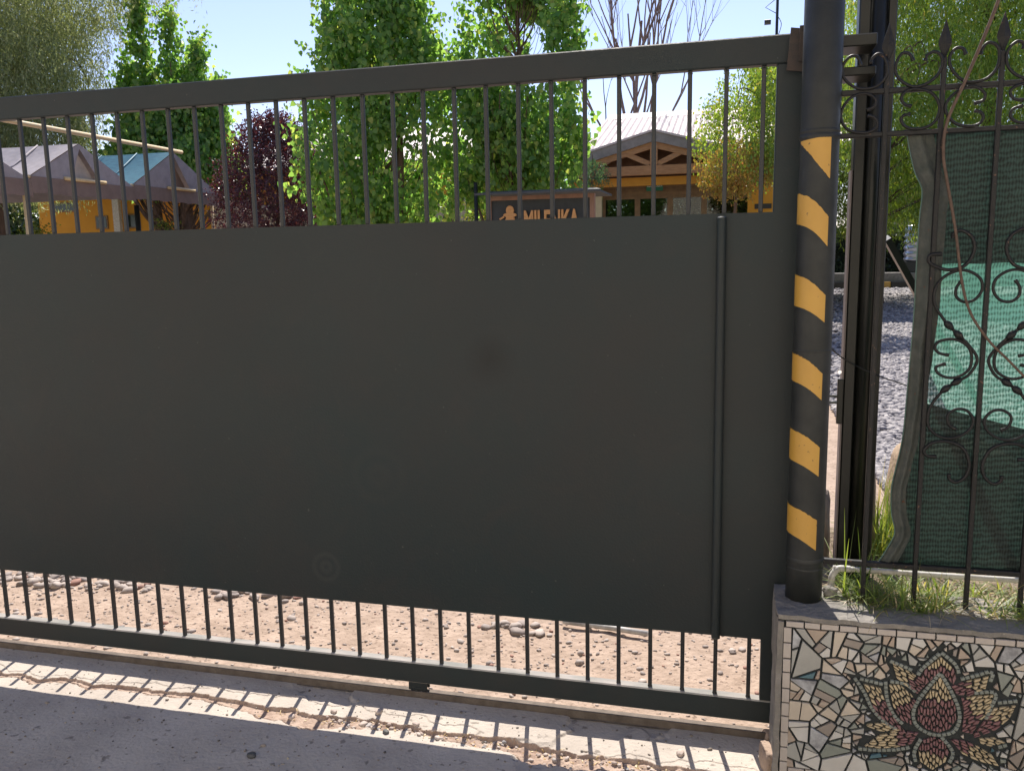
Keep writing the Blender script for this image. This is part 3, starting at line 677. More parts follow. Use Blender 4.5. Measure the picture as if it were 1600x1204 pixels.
def scroll(pts, o, sc, r=.0042, knots=(), mirror=None, flat=True):
    P3 = []
    for q in pts:
        p = at(o[0] + q[0] / sc, o[1] + q[1] / sc, Y=fy)
        P3.append(Vector((2 * mirror - p.x if mirror else p.x, fy - .008, p.z)))
    L = smooth_line(P3, 6); n = len(L); rr = [r * (1.0 if 2 < i < n - 3 else 1.25) for i in range(n)]
    b = MB(); b.tube(L, rr, 8)
    for kx, ky in knots:
        p = at(o[0] + kx / sc, o[1] + ky / sc, Y=fy); p = Vector((2 * mirror - p.x if mirror else p.x, fy - .008, p.z))
        j = min(range(n), key=lambda i: (L[i] - p).length); d = (L[min(j + 1, n - 1)] - L[max(j - 1, 0)]).normalized()
        b.tube([L[j] - d * .017, L[j] - d * .009, L[j], L[j] + d * .009, L[j] + d * .017], [.004, .009, .011, .008, .004], 8)
    return b.build('scroll', ironpaint, fence, smooth=True)
O1 = (1200, 0)
scroll([(905, 385), (880, 342), (835, 340), (800, 395), (795, 460), (830, 510), (900, 545), (980, 530), (1050, 480), (1085, 410), (1075, 350), (1035, 328), (992, 350), (980, 385)], O1, 4)
scroll([(575, 415), (560, 365), (520, 355), (480, 390), (462, 440), (475, 495), (530, 545), (600, 560), (680, 540), (735, 480), (740, 410), (720, 360), (685, 342), (650, 370), (640, 400)], O1, 4)
scroll([(1232, 345), (1215, 310), (1175, 305), (1140, 340), (1130, 400), (1160, 460), (1220, 510), (1290, 515), (1370, 490), (1430, 420), (1440, 330), (1420, 285), (1370, 272), (1335, 310), (1325, 345)], O1, 4)
scroll([(1590, 310), (1590, 275), (1550, 265), (1500, 310), (1485, 370), (1500, 430), (1560, 480), (1650, 500), (1750, 470), (1800, 400), (1810, 320), (1780, 265), (1730, 250), (1700, 290)], O1, 4)
scroll([(615, 690), (655, 672), (670, 630), (640, 598), (580, 590), (510, 620), (460, 690), (458, 760), (500, 815), (580, 833), (650, 820), (680, 780), (665, 740), (620, 725)], O1, 4)
scroll([(893, 668), (850, 655), (830, 615), (860, 575), (920, 560), (1000, 575), (1050, 620), (1068, 690), (1040, 760), (980, 800), (900, 808), (850, 790), (828, 750), (845, 725), (885, 715)], O1, 4)
scroll([(1285, 650), (1340, 630), (1350, 590), (1310, 553), (1250, 545), (1160, 590), (1110, 650), (1110, 710), (1160, 770), (1240, 792), (1310, 780), (1340, 740), (1325, 705), (1285, 695)], O1, 4)
scroll([(1590, 630), (1530, 620), (1508, 580), (1540, 545), (1620, 525), (1700, 545), (1755, 610), (1760, 680), (1720, 745), (1640, 770), (1550, 765), (1510, 730), (1525, 685), (1585, 665)], O1, 4)
O2 = (1430, 380); MX = bx[2]
LS = [(215, 175), (190, 210), (190, 250), (225, 275), (275, 265), (310, 220), (305, 170), (260, 135), (200, 128), (130, 160), (90, 220), (90, 290), (130, 355), (155, 385), (200, 430), (250, 480), (288, 545), (250, 615), (190, 650), (130, 690), (85, 740), (60, 790), (60, 860), (110, 905), (180, 912), (245, 880), (270, 830), (240, 785), (190, 778), (150, 805), (155, 850), (190, 872)]
LC = [(155, 525), (110, 515), (90, 490), (110, 460), (180, 450), (240, 480), (262, 530), (250, 590), (200, 625), (150, 630), (105, 610), (95, 580), (140, 565)]
LB = [(95, 1000), (50, 995), (40, 968), (80, 935), (150, 930), (220, 960), (250, 1030), (235, 1090), (190, 1120), (158, 1105), (155, 1080)]
LT = [(120 + .0 * 1, 50), (70, 55), (60, 85), (100, 112), (165, 125), (235, 100), (275, 30), (262, -30), (215, -60), (180, -48), (175, -22)]
for mir in (None, MX):
    scroll(LS, O2, 3.012, knots=((155, 385), (200, 430), (190, 648), (140, 685)), mirror=mir)
    scroll(LC, O2, 3.012, mirror=mir); scroll(LB, O2, 3.012, mirror=mir, r=.005); scroll(LT, O2, 3.012, mirror=mir, r=.005)

# ================================================================== SHADE NET
def netmat(name, base, tr, hole, sc=820):
    m = bpy.data.materials.new(name); m.use_nodes = True; n = m.node_tree.nodes; l = m.node_tree.links; b_ = n['Principled BSDF']; out = n['Material Output']
    b_.inputs['Base Color'].default_value = (*base, 1); b_.inputs['Roughness'].default_value = .55
    T = n.new('ShaderNodeBsdfTranslucent'); T.inputs[0].default_value = (*tr, 1); mx = n.new('ShaderNodeMixShader'); mx.inputs[0].default_value = .55
    l.new(b_.outputs[0], mx.inputs[1]); l.new(T.outputs[0], mx.inputs[2])
    tc = n.new('ShaderNodeTexCoord'); mp = n.new('ShaderNodeMapping'); mp.inputs['Scale'].default_value = (sc, 0, sc * .45); mp.inputs['Rotation'].default_value = (0, .04, 0); l.new(tc.outputs['Object'], mp.inputs[0])
    sx = n.new('ShaderNodeSeparateXYZ'); nz = n.new('ShaderNodeTexNoise'); nz.inputs['Scale'].default_value = 55; nz.inputs['Detail'].default_value = 4; l.new(tc.outputs['Object'], nz.inputs['Vector'])
    l.new(mp.outputs[0], sx.inputs[0])
    def sine(sock, ph):
        a_ = n.new('ShaderNodeMath'); a_.operation = 'ADD'; a_.inputs[1].default_value = ph; l.new(sock, a_.inputs[0]); 
        q = n.new('ShaderNodeMath'); q.operation = 'MULTIPLY_ADD'; q.inputs[1].default_value = 9.0; l.new(nz.outputs['Fac'], q.inputs[0]); l.new(a_.outputs[0], q.inputs[2])
        s_ = n.new('ShaderNodeMath'); s_.operation = 'SINE'; l.new(q.outputs[0], s_.inputs[0]); return s_
    s1 = sine(sx.outputs['X'], 0); s2 = sine(sx.outputs['Z'], 1)
    mu = n.new('ShaderNodeMath'); mu.operation = 'ADD'; l.new(s1.outputs[0], mu.inputs[0]); l.new(s2.outputs[0], mu.inputs[1])
    mr = n.new('ShaderNodeMapRange'); mr.inputs['From Min'].default_value = -1.2; mr.inputs['From Max'].default_value = 1.4; mr.inputs['To Min'].default_value = hole * .15; mr.inputs['To Max'].default_value = min(1, hole * 2.0)
    l.new(mu.outputs[0], mr.inputs[0])
    cr = n.new('ShaderNodeMapRange'); cr.inputs['From Min'].default_value = -1.6; cr.inputs['From Max'].default_value = 1.6; cr.inputs['To Min'].default_value = .4; cr.inputs['To Max'].default_value = 1.6; l.new(mu.outputs[0], cr.inputs[0])
    cm = n.new('ShaderNodeVectorMath'); cm.operation = 'SCALE'; cm.inputs[0].default_value = base; l.new(cr.outputs[0], cm.inputs['Scale']); l.new(cm.outputs[0], b_.inputs['Base Color'])
    cm2 = n.new('ShaderNodeVectorMath'); cm2.operation = 'SCALE'; cm2.inputs[0].default_value = tr; l.new(cr.outputs[0], cm2.inputs['Scale']); l.new(cm2.outputs[0], T.inputs[0])
    tp = n.new('ShaderNodeBsdfTransparent'); m2 = n.new('ShaderNodeMixShader'); l.new(mr.outputs[0], m2.inputs[0]); l.new(mx.outputs[0], m2.inputs[1]); l.new(tp.outputs[0], m2.inputs[2])
    l.new(m2.outputs[0], out.inputs[0]); return m
net1 = netmat('green_shade_net', (.05, .105, .092), (.10, .27, .205), .17)
net2 = netmat('doubled_shade_net', (.03, .046, .042), (.008, .018, .016), .04)
hemm = mat('net_hem', (.085, .09, .082), .8, 0, .2, col2=(.055, .064, .058), vscale=30, bump=.003, bscale=80, extra=specks(45, .70, (.12, .05, .03)))
ny_ = -.068
LE = [(1418, 211), (1422, 235), (1430, 270), (1441, 298), (1437, 340), (1433, 400), (1428, 500), (1420, 600), (1412, 680), (1401, 730), (1394, 762), (1394, 800), (1399, 830), (1386, 855), (1368, 882)]
LEw = smooth_line([at(*q, Y=ny_) for q in LE], 6)
zs_ = np.array([p.z for p in LEw])[::-1]; xs_ = np.array([p.x for p in LEw])[::-1]
def nety(x, z): return ny_ + .009 * np.sin(x * 21 + z * 5) * (.3 + .7 * np.abs(np.sin(z * 3.1))) + .007 * (fbm(x, z, 6, 3, 2) - .45)
def netsheet(xa, xb, za, zb, nx, nz_, dy, m, name, parent, thick=0):
    T, Zg = np.meshgrid(np.linspace(0, 1, nx), np.linspace(0, 1, nz_)); 
    zl = za(0) if callable(za) else za
    if callable(za) or callable(zb):
        fa = za if callable(za) else (lambda x: za + 0 * x); fb = zb if callable(zb) else (lambda x: zb + 0 * x)
    else: fa = lambda x: za + 0 * x; fb = lambda x: zb + 0 * x
    X = xa + (xb - xa) * T if not callable(xa) else None
    if callable(xa):
        Z0 = fa(.55 + 0 * T) + (fb(.55 + 0 * T) - fa(.55 + 0 * T)) * Zg; xl_ = xa(Z0); xr_ = xb(Z0) if callable(xb) else xb + 0 * Z0; X = xl_ + (xr_ - xl_) * T
    Z = fa(X) + (fb(X) - fa(X)) * Zg
    Yv = nety(X, Z) + dy
    if 'hem' in name: Yv = Yv - .005 * np.sin(T * math.pi * 3 + 9 * fbm(Z, Z * 0, 2.2, 3, 6)) - .004 * (fbm(X, Z, 26, 3, 7) - .45) * 2
    V = np.stack([X.ravel(), Yv.ravel(), Z.ravel()], 1); i = (np.arange(nx - 1)[None] + np.arange(nz_ - 1)[:, None] * nx).ravel()
    return fast_mesh(name, V, np.stack([i, i + 1, i + nx + 1, i + nx], 1), m, smooth=True, parent=parent)
lx = lambda z: np.interp(z, zs_, xs_)
zbot = at(1500, 893, Y=ny_).z; ztop = at(1500, 203, Y=ny_).z
net = thing('shade_net', 'green woven shade net tied behind the iron fence scrolls', 'shade net', (.7, ny_, zbot))
netsheet(lx, 1.75, zbot, ztop, 150, 200, 0, net1, 'net_sheet', net)
z412 = at(1500, 412, Y=ny_).z; za_ = at(1450, 630, Y=ny_); zb2_ = at(1600, 670, Y=ny_)
sl_ = (zb2_.z - za_.z) / (zb2_.x - za_.x)
netsheet(lambda z: lx(z) + .002, 1.75, (lambda x: z412 + .0015 * np.sin(x * 50)), ztop - .002, 120, 90, -.007, net2, 'upper_double_layer', net)
netsheet(lambda z: lx(z) + .002, 1.75, zbot + .001, (lambda x: za_.z + (x - za_.x) * sl_), 120, 90, -.007, net2, 'lower_double_layer', net)
# folded hem on the left edge
hw = lambda z: lx(z) + .052 + .014 * np.sin(z * 4 + 1) + .006 * (vnoise(z, z, 9) - .5)
netsheet(lambda z: lx(z) - .003, hw, zbot + .01, ztop - .004, 26, 260, -.016, hemm, 'folded_hem', net)
b = MB(); b.tube([Vector((p.x - .003, float(nety(p.x, p.z)) - .008, p.z)) for p in LEw], .0022, 6); b.build('hem_edge', mat('hem_cord', (.12, .2, .17), .7), net, smooth=True)
b = MB(); L_ = [at(*q, Y=ny_ - .012) for q in ((1422, 214), (1429, 240), (1437, 265), (1441, 290))]
for p, q in zip(L_[:-1], L_[1:]): b.prism([p, p + Vector((.012, 0, 0)), q + Vector((.010, 0, 0)), q], (0, .002, 0))
b.build('green_fold', mat('green_weave', (.06, .28, .22), .6, var=.4, vscale=300), net)

# dry cane leaning in the fence
cane = smooth_line([at(1572, -30, Y=-.118), at(1545, 40, Y=-.118), at(1512, 118, Y=-.118), at(1480, 190, Y=-.118), at(1474, 240, Y=-.116), at(1481, 290, Y=-.116), at(1493, 360, Y=-.116), at(1503, 440, Y=-.118), at(1517, 490, Y=-.12), at(1545, 532, Y=-.12), at(1575, 562, Y=-.122), at(1612, 600, Y=-.122)])
b = MB(); nC = len(cane); b.tube(cane, [.0048 - .0016 * i / nC for i in range(nC)], 8); tag(b.build('dry_cane', mat('cane', (.12, .075, .052), .7, var=.4, vscale=60), smooth=True), 'dry brown cane woven diagonally through the iron fence', 'cane')

# ================================================================== PLANTER behind the ledge
def h_soil(x, y): return ZL - .035 + (fbm(x, y, 9, 4, 4) - .45) * .05 + .03 * np.clip((y - .1) * 2, 0, 1)
V, F = grid(xw0 + .10, 1.9, 160, -.03, .62, 70, h_soil)
V2 = V.copy()
tag(fast_mesh('soil', V, F, soil, smooth=True), kind='structure')
b = MB(); b.box((xw0 + .09, -.02, -.05), (1.9, .60, ZL - .07)); b.build('planter_fill', cement, wall)
pz = at(1300, 890, Y=.0)
pp = thing('pvc_pipe', 'white plastic pipe with an elbow lying under the fence in the planter', 'pipe', (.35, .02, .6))
p1 = at(1302, 884, Y=-.03); p2 = at(1420, 893, Y=-.03); p3 = at(1610, 903, Y=-.03)
b = MB(); b.tube([(p1.x, -.03, p1.z - .006), (p2.x, -.025, p1.z - .008), (1.7, -.02, p1.z - .002)], .0085, 14); b.build('pipe_run', white, pp, smooth=True)
b = MB(); q = Vector((p1.x + .02, -.03, p1.z - .006)); b.tube(smooth_line([q + Vector((.03, 0, 0)), q, q + Vector((-.014, -.004, -.008)), q + Vector((-.024, -.01, -.028)), q + Vector((-.026, -.01, -.06))]), .0105, 14); b.build('elbow', white, pp, smooth=True)
# clod beside the post, stones behind
p = at(1297, 922, Y=-.07); rock('weathered_lump', (p.x, -.075, p.z), (.020, .018, .016), cement, 'weathered grey lump on the ledge right beside the striped post', 'lump', .3, 9, jag=.3, pw=.8)
p = at(1390, 775, Y=.75)
cb_ = rock('concrete_block', (.76, .80, .33 + .31), (.20, .16, .21), mat('tan_block', (.43, .32, .22), .95, 0, .2, col2=(.33, .25, .17), vscale=8, bump=.006, bscale=50), 'square tan concrete block behind the gate column', 'block', .1, 12, jag=.05, pw=.3)
rock('split_stone', (.405, .40, .66), (.022, .03, .17), mat('tan_stone', (.42, .33, .27), .9, col2=(.28, .2, .16), vscale=14, bump=.01, bscale=30), 'upright pinkish stone right behind the black guide column', 'stone', .2, 14, jag=.15, pw=.5)
rock('rough_rock', (.215, .33, .60), (.055, .06, .21), mat('rock_face', (.36, .29, .24), .95, col2=(.2, .15, .12), vscale=20, stretch=(1, 1, .4), bump=.03, bscale=26), 'rough brown rock between the striped post and the guide column', 'rock', .2, 16, jag=.2, pw=.6)
V, F = grid(-.02, .99, 60, 2.2, 3.4, 40, lambda x, y: .03 + (fbm(x, y, 9, 4, 4) - .45) * .06)

# grass
def blades(P, L, lean, wid, m, name, seg=5, seed=3):
    r = np.random.RandomState(seed); n = len(P); a = r.uniform(0, 2 * np.pi, n); el = np.clip(r.normal(lean, .3, n), .05, 1.5)
    t = np.linspace(0, 1, seg + 1)[None, :]; dx = np.cos(a)[:, None]; dy = np.sin(a)[:, None]
    bend = el[:, None] * (1 + 1.1 * t); rad = L[:, None] / seg
    hx = np.cumsum(np.concatenate([np.zeros((n, 1)), (np.sin(bend) * rad)[:, 1:]], 1), 1); hz = np.cumsum(np.concatenate([np.zeros((n, 1)), (np.cos(bend) * rad)[:, 1:]], 1), 1)
    c = np.stack([P[:, 0:1] + dx * hx, P[:, 1:2] + dy * hx, P[:, 2:3] + hz], 2); w = (wid[:, None] * (1 - t ** 1.6) + .0002)
    side = np.stack([-dy + 0 * t, dx + 0 * t, 0 * t + 0 * dx], 2) * w[..., None]
    V = np.stack([c - side, c + side], 2).reshape(-1, 3); base = (np.arange(n) * (seg + 1) * 2)[:, None] + (np.arange(seg) * 2)[None]; base = base.ravel()
    return tag(fast_mesh(name, V, np.stack([base, base + 1, base + 3, base + 2], 1), m, smooth=True), kind='stuff')
grassm = leafmat('grass_blades', (.10, .17, .04), (.20, .25, .07), (.42, .34, .16), trans=.4, rough=.5)
straw = leafmat('straw_blades', (.40, .32, .19), (.55, .44, .28), trans=.25, tcol=(1.2, 1.1, .9))
n = 2100; x = .27 + nr.rand(n) ** 1.3 * .55; y = nr.uniform(-.16, .14, n); k = (vnoise(x, y, 14, 5) > .45) & ~((y < -.1) & (x < .33)); x, y = x[k], y[k]
P = np.stack([x, y, np.where(y < -.02, ZL - .004, h_soil(x, y))], 1)
o = blades(P, nr.uniform(.05, .17, len(x)), .85, nr.uniform(.0012, .0026, len(x)), grassm, 'grass', seed=4); tag(o, 'green and dry grass tuft growing along the ledge under the fence', 'grass')
n = 650; x = nr.uniform(.28, 1.05, n); y = nr.uniform(-.17, .08, n)
P = np.stack([x, y, np.where(y < -.02, ZL - .003, h_soil(x, y))], 1)
o = blades(P, nr.uniform(.03, .12, n), 1.15, nr.uniform(.001, .002, n), straw, 'dry_grass', seed=6); tag(o, 'flattened straw coloured dry grass on the sunlit wall ledge', 'dry grass')
n = 420; x = nr.uniform(.42, .60, n); y = nr.uniform(.30, .55, n); P = np.stack([x, y, h_soil(x, y)], 1)
o = blades(P, nr.uniform(.15, .34, n), .4, nr.uniform(.0014, .0028, n), grassm, 'tall_grass', seed=8); tag(o, 'bright sunlit grass clump behind the lower corner of the net', 'grass')
n = 12; P = np.stack([nr.uniform(.27, .33, n), nr.uniform(-.07, -.02, n), np.full(n, ZL - .01)], 1)
o = blades(P, nr.uniform(.2, .32, n), .35, nr.uniform(.0018, .003, n), grassm, 'grass_stalks', seg=8, seed=12); tag(o, 'few long green grass stalks in front of the guide column', 'grass')
# litter: dry leaves and straw in the street crack
n = 240; x = nr.uniform(-1.7, 0, n); yy = crack_y(x) - .045 * nr.rand(n); P = np.stack([x, yy, np.array(h_apron(x, yy)) + .002], 1)
o = blades(P, nr.uniform(.01, .03, n), 1.35, nr.uniform(.0008, .003, n), leafmat('dry_litter', (.40, .28, .12), (.55, .42, .22), (.5, .3, .05), trans=.2, tcol=(1.2, 1.1, .8)), 'leaf_litter', seg=3, seed=9); tag(o, 'dry yellow leaf litter caught in the street slab crack', 'litter')

# white pipe lying in the drive
a = at(890, 981, Y=.70); c = at(1012, 985, Y=.66)
b = MB(); b.tube([(a.x - .03, .71, .02), ((a.x + c.x) / 2, .69, .02), (c.x, .665, .02)], .012, 14); tag(b.build('drain_pipe', white, smooth=True), 'white plastic pipe lying among stones behind the gate', 'pipe')

# ================================================================== VEGETATION
def leaves_mesh(name, P, S, tmpl, m, parent, hang=.5, fold=0, seed=1, aim=None):
    r = np.random.RandomState(seed); n = len(P); T = np.array(tmpl, dtype=float); k = len(T)
    nrm = r.normal(0, 1, (n, 3)); nrm[:, 2] *= (1 - hang); nrm /= np.linalg.norm(nrm, axis=1)[:, None]
    d = r.normal(0, 1, (n, 3)) * .45 + np.array([0, 0, -hang * 1.6]) if aim is None else aim + r.normal(0, .3, (n, 3))
    d = d - nrm * np.sum(d * nrm, 1)[:, None]; d /= np.linalg.norm(d, axis=1)[:, None] + 1e-9; u = np.cross(nrm, d)
    V = P[:, None, :] + (u[:, None, :] * T[None, :, 0:1] + d[:, None, :] * T[None, :, 1:2]) * S[:, None, None]
    V = V + nrm[:, None, :] * (np.abs(T[None, :, 0:1]) * .35 * S[:, None, None])
    return fast_mesh(name, V.reshape(-1, 3), np.arange(n * k).reshape(n, k), m, parent=parent)
HEART = [(0, 0), (.48, .12), (.42, .55), (0, 1.1), (-.42, .55), (-.48, .12)]
OVAL = [(0, 0), (.28, .45), (0, 1), (-.28, .45)]
THIN = [(0, 0), (.11, .5), (0, 1), (-.11, .5)]
def tree(name, label, base, H, z0, env, ntw, tl, nl, ls, tmpl, lm, twig='up', tr=.12, nlimb=16, barkm=None, hang=.6, seed=1, gap=.38, gs=1.2, group=None, shell=.5, spires=(), cat='tree', trunks=None, jit=.07):
    r = np.random.RandomState(seed); base = Vector(base); T = thing(name, label, cat, base, group); B = np.array(base)
    A = []
    while len(A) < ntw:
        t = r.rand(ntw * 2); a = r.uniform(0, 2 * np.pi, ntw * 2); R = env(t, a); q = r.rand(ntw * 2) ** shell * R
        x = q * np.cos(a); y = q * np.sin(a); z = z0 + t * (H - z0)
        nz = vnoise(x * gs + 9, z * gs + y * gs * .7, 1, seed) * .6 + vnoise(x * gs * 2.3, z * gs * 2.3 - y, 1, seed + 5) * .4
        k = nz > gap; A += list(np.stack([x, y, z], 1)[k])
    A = np.array(A[:ntw]); n = len(A)
    for (sx, sy, sz0, sz1, sr, sn) in spires:
        zt = r.rand(sn); A = np.concatenate([A, np.stack([sx + r.normal(0, sr, sn) * (1.1 - zt), sy + r.normal(0, sr, sn) * (1.1 - zt), sz0 + (sz1 - sz0) * zt], 1)])
    n = len(A); out = A.copy(); out[:, 2] = 0; out /= np.linalg.norm(out, axis=1)[:, None] + 1e-6
    if twig == 'up': D = out * .35 + np.array([0, 0, 1]) + r.normal(0, .22, (n, 3))
    elif twig == 'droop': D = out * .35 + np.array([0, 0, -1]) + r.normal(0, .2, (n, 3))
    else: D = out * .8 + np.array([0, 0, .5]) + r.normal(0, .5, (n, 3))
    D /= np.linalg.norm(D, axis=1)[:, None]; Ls = tl * r.uniform(.6, 1.3, n)
    tt = r.rand(n, nl); P = A[:, None, :] + D[:, None, :] * (tt * Ls[:, None])[..., None] + r.normal(0, jit * tl, (n, nl, 3))
    if twig == 'droop': P[..., 2] -= .0
    P = P.reshape(-1, 3) + B; S = ls * r.uniform(.6, 1.25, len(P))
    leaves_mesh('crown', P, S, tmpl, lm, T, hang, seed=seed + 3)
    b = MB(); bm_ = barkm or bark
    for (tx, ty, rr) in (trunks or [(0, 0, tr)]):
        hh = z0 + (H - z0) * .8; pts = [(base.x + tx * (1 - 0) + .06 * math.sin(z_ * 1.3 + seed) * (z_ > .5), base.y + ty, base.z + z_) for z_ in np.linspace(-.05, hh, 9)]
        b.tube(pts, [max(.012, rr * (1.25 - .25 * min(1, i)) * (1 - .85 * i / 8)) for i in range(9)], 12)
    idx = r.choice(n, min(n, nlimb * 6), replace=False)
    for q, i in enumerate(idx[:nlimb * (2 if twig == 'droop' else 6)]):
        e = A[i]; s0 = max(z0 * .6, e[2] - np.hypot(e[0], e[1]) * (1.3 if twig != 'droop' else .2) - .3); s0 = min(s0, z0 + (H - z0) * .75); s = Vector((0, 0, s0))
        E = Vector(e) + (Vector(D[i]) * Ls[i] * (.7)); m1 = s.lerp(Vector(e), .5) + Vector((e[0] * .12, e[1] * .12, -.1 * (e[2] - s0) + (.3 if twig == 'droop' else 0)))
        r0 = tr * (.32 if q < nlimb else .10) * (1 - .5 * (s0 / H)); L = smooth_line([s, m1, Vector(e), E], 3)
        b.tube([base + p for p in L], [max(.004, r0 * (1 - .9 * j / len(L))) for j in range(len(L))], 5, caps=False)
    b.build('trunk', bm_, T, smooth=True); return T
pop = leafmat('poplar_leaves', (.09, .19, .06), (.21, .32, .10), (.34, .38, .12), trans=.58, rough=.42, tcol=(2.1, 2.2, 1.05))
pepper = leafmat('pepper_leaves', (.12, .21, .045), (.24, .35, .07), (.34, .32, .09), trans=.4, rough=.5)
pepg = leafmat('grey_pepper_leaves', (.16, .205, .11), (.28, .33, .18), (.36, .38, .27), trans=.45, rough=.5, tcol=(1.7, 1.6, .9))
plum = leafmat('plum_leaves', (.05, .022, .030), (.10, .042, .055), (.20, .08, .06), trans=.25, rough=.28, tcol=(1.9, .9, .8))
gold = leafmat('gold_leaves', (.32, .20, .06), (.26, .28, .07), (.36, .18, .07), trans=.4, rough=.5, tcol=(1.7, 1.4, .7))
bush = leafmat('bush_leaves', (.06, .11, .025), (.14, .2, .04), (.35, .3, .05), trans=.4, rough=.5)
hedge2 = leafmat('garden_leaves', (.03, .06, .02), (.08, .13, .03), trans=.3, rough=.55)
hedge = leafmat('hedge_leaves', (.02, .035, .016), (.045, .07, .025), trans=.2, rough=.55)
def gp(px_, Y): p = at(px_, 390, Y=Y); return (p.x, p.y, 0)
# poplars
tree('poplar_tree', 'tall dense green poplar with a straight brown trunk in the middle of the view', gp(604, 11), 6.0, 1.75, lambda t, a: (1.20 + .2 * np.sin(a * 2 + 1)) * (1 - .30 * t) * np.sqrt(np.clip(1 - t ** 4, .1, 1)) * (.65 + .45 * np.minimum(1, t * 5)), 1450, .58, 14, .084, HEART, pop, 'up', .13, 22, trunks=[(.27, 0, .13)], spires=((-.6, 0, 5.2, 6.7, .16, 70), (.05, .1, 5.4, 7.2, .18, 80), (.45, 0, 5.2, 6.6, .14, 60)), seed=3, gap=.475, gs=1.5, jit=.085, group='poplar trees in the yard')
tree('poplar_tree', 'green poplar right of centre with foliage hanging over the wooden sign board', gp(812, 11.3), 6.1, 2.3, lambda t, a: (.98 + .14 * np.sin(a * 2 + 2)) * (1 - .32 * t) * np.sqrt(np.clip(1 - t ** 4, .1, 1)) * (.75 + .35 * np.minimum(1, t * 5)), 1300, .58, 14, .084, HEART, pop, 'up', .10, 22, spires=((-.5, 0, 5.3, 7.2, .17, 80), (0, .1, 5.4, 7.4, .17, 70), (.5, 0, 5.2, 6.9, .15, 70), (.85, 0, 4.6, 5.8, .12, 40)), seed=8, gap=.475, gs=1.5, jit=.085, group='poplar trees in the yard')
tree('poplar_tree', 'spire-topped poplar on two thick trunks behind the blue canopy at left', gp(285, 21), 6.3, 3.7, lambda t, a: 2.35 * (1 - .60 * t) * (.75 + .25 * np.minimum(1, t * 5)), 1700, .7, 14, .13, HEART, pop, 'up', .3, 20, seed=13, gap=.40, jit=.14, spires=((-.85, 0, 5.3, 9.6, .30, 150), (-.1, .2, 5.3, 9.2, .30, 130), (.95, 0, 5.0, 8.0, .24, 100), (-1.4, 0, 5.0, 7.7, .3, 80), (1.6, 0, 4.3, 6.8, .22, 70), (.4, .3, 5, 7.4, .3, 80)), trunks=[(-.75, 0, .26), (.25, .1, .38)], group='poplar trees in the yard')
# grey weeping tree at left
tree('pepper_tree', 'large grey-green weeping tree behind the canopies at the far left', gp(0, 19), 14, 4.5, lambda t, a: (3.1 + 3.2 * np.clip((t - .50) * 6, 0, 1)) * np.sqrt(np.clip(1 - (t * 1.25 - .45) ** 2, .05, 1)) * (1 + .16 * np.sin(a * 5 + t * 9)), 12000, 1.1, 24, .14, THIN, pepg, 'droop', .35, 8, seed=5, gap=.36, gs=.9, jit=.07)
tree('pepper_tree', 'feathery yellow-green tree with an orange lower side beside the wooden porch', gp(1215, 16), 5.6, 3.4, lambda t, a: 1.65 * np.sqrt(np.clip(1 - (t * 1.35 - .45) ** 2, .05, 1)), 1700, .5, 16, .075, OVAL, pepper, 'droop', .12, 14, seed=6, gap=.36, jit=.12)
tree('orange_shrub', 'orange and gold foliage drooping in front of the porch glass wall', gp(1145, 15.3), 4.0, 3.0, lambda t, a: .80 * np.sqrt(np.clip(1 - (t * 2 - 1) ** 2, .05, 1)), 420, .35, 14, .06, OVAL, gold, 'droop', .05, 6, seed=16, gap=.35, cat='shrub')
tree('pepper_tree', 'big sunlit yellow-green weeping tree above the fence spear tips', gp(1530, 27), 13.5, 2.9, lambda t, a: 4.9 * np.sqrt(np.clip(1 - (t * 1.3 - .45) ** 2, .05, 1)), 10000, 1.15, 24, .17, THIN, pepper, 'droop', .35, 12, seed=7, gap=.34, jit=.08)
tree('pepper_tree', 'green weeping tree seen between the gate column and the fence', gp(1372, 24), 7.5, 2.6, lambda t, a: 2.1 * np.sqrt(np.clip(1 - (t * 1.3 - .4) ** 2, .05, 1)), 1100, .9, 16, .12, THIN, pepper, 'droop', .2, 14, seed=17, gap=.36, jit=.08)
# purple plum
tree('plum_tree', 'dark purple-leaved plum tree between two green poplars', gp(437, 15), 4.75, 1.2, lambda t, a: 1.12 * np.sqrt(np.clip(1 - (t * 1.75 - .70) ** 2, .04, 1)) * 1.2, 2900, .36, 15, .064, OVAL, plum, 'out', .08, 16, seed=9, gap=.28, hang=.2, cat='tree')
# green shrubs
for k, (px_, Y, H, R, lb) in enumerate([(545, 18, 2.6, 1.1, 'leafy green shrub between the plum tree and the tall poplar'), (715, 18, 4.3, 1.5, 'sun-dappled shrub behind the trunk of the tall poplar'), (770, 17, 2.7, .8, 'yellowish shrub at the left end of the wooden sign board'), (262, 20, 2.8, .38, 'green shrub between the trunks behind the blue canopy'), (60, 17, 2.6, .35, 'thin climbing plant with pale leaves under the grey canopy')]):
    tree('shrub', lb, gp(px_, Y), H, .4, lambda t, a, R=R: R * np.sqrt(np.clip(1 - (t * 1.5 - .6) ** 2, .04, 1)), 520 if R > .5 else 160, .4, 13, .075, OVAL, bush, 'out', .04, 8, seed=30 + k, gap=.34, hang=.2, cat='shrub', group='shrubs in the yard')
for k, (px_, Y, H) in enumerate([(955, 32, 4.4), (1060, 34, 4.8), (1150, 33, 4.4)]):
    lb = ['leafy bush seen through the left panes of the porch', 'leafy bush seen through the middle panes of the porch', 'leafy bush seen through the right panes of the porch'][k]
    tree('garden_bush', lb, gp(px_, Y), H, .2, lambda t, a: 2.2 * np.sqrt(np.clip(1 - (t * 1.3 - .5) ** 2, .04, 1)), 1500, .7, 12, .18, OVAL, hedge2, 'out', .06, 8, seed=50 + k, gap=.4, hang=.2, cat='bush', group='bushes behind the porch')
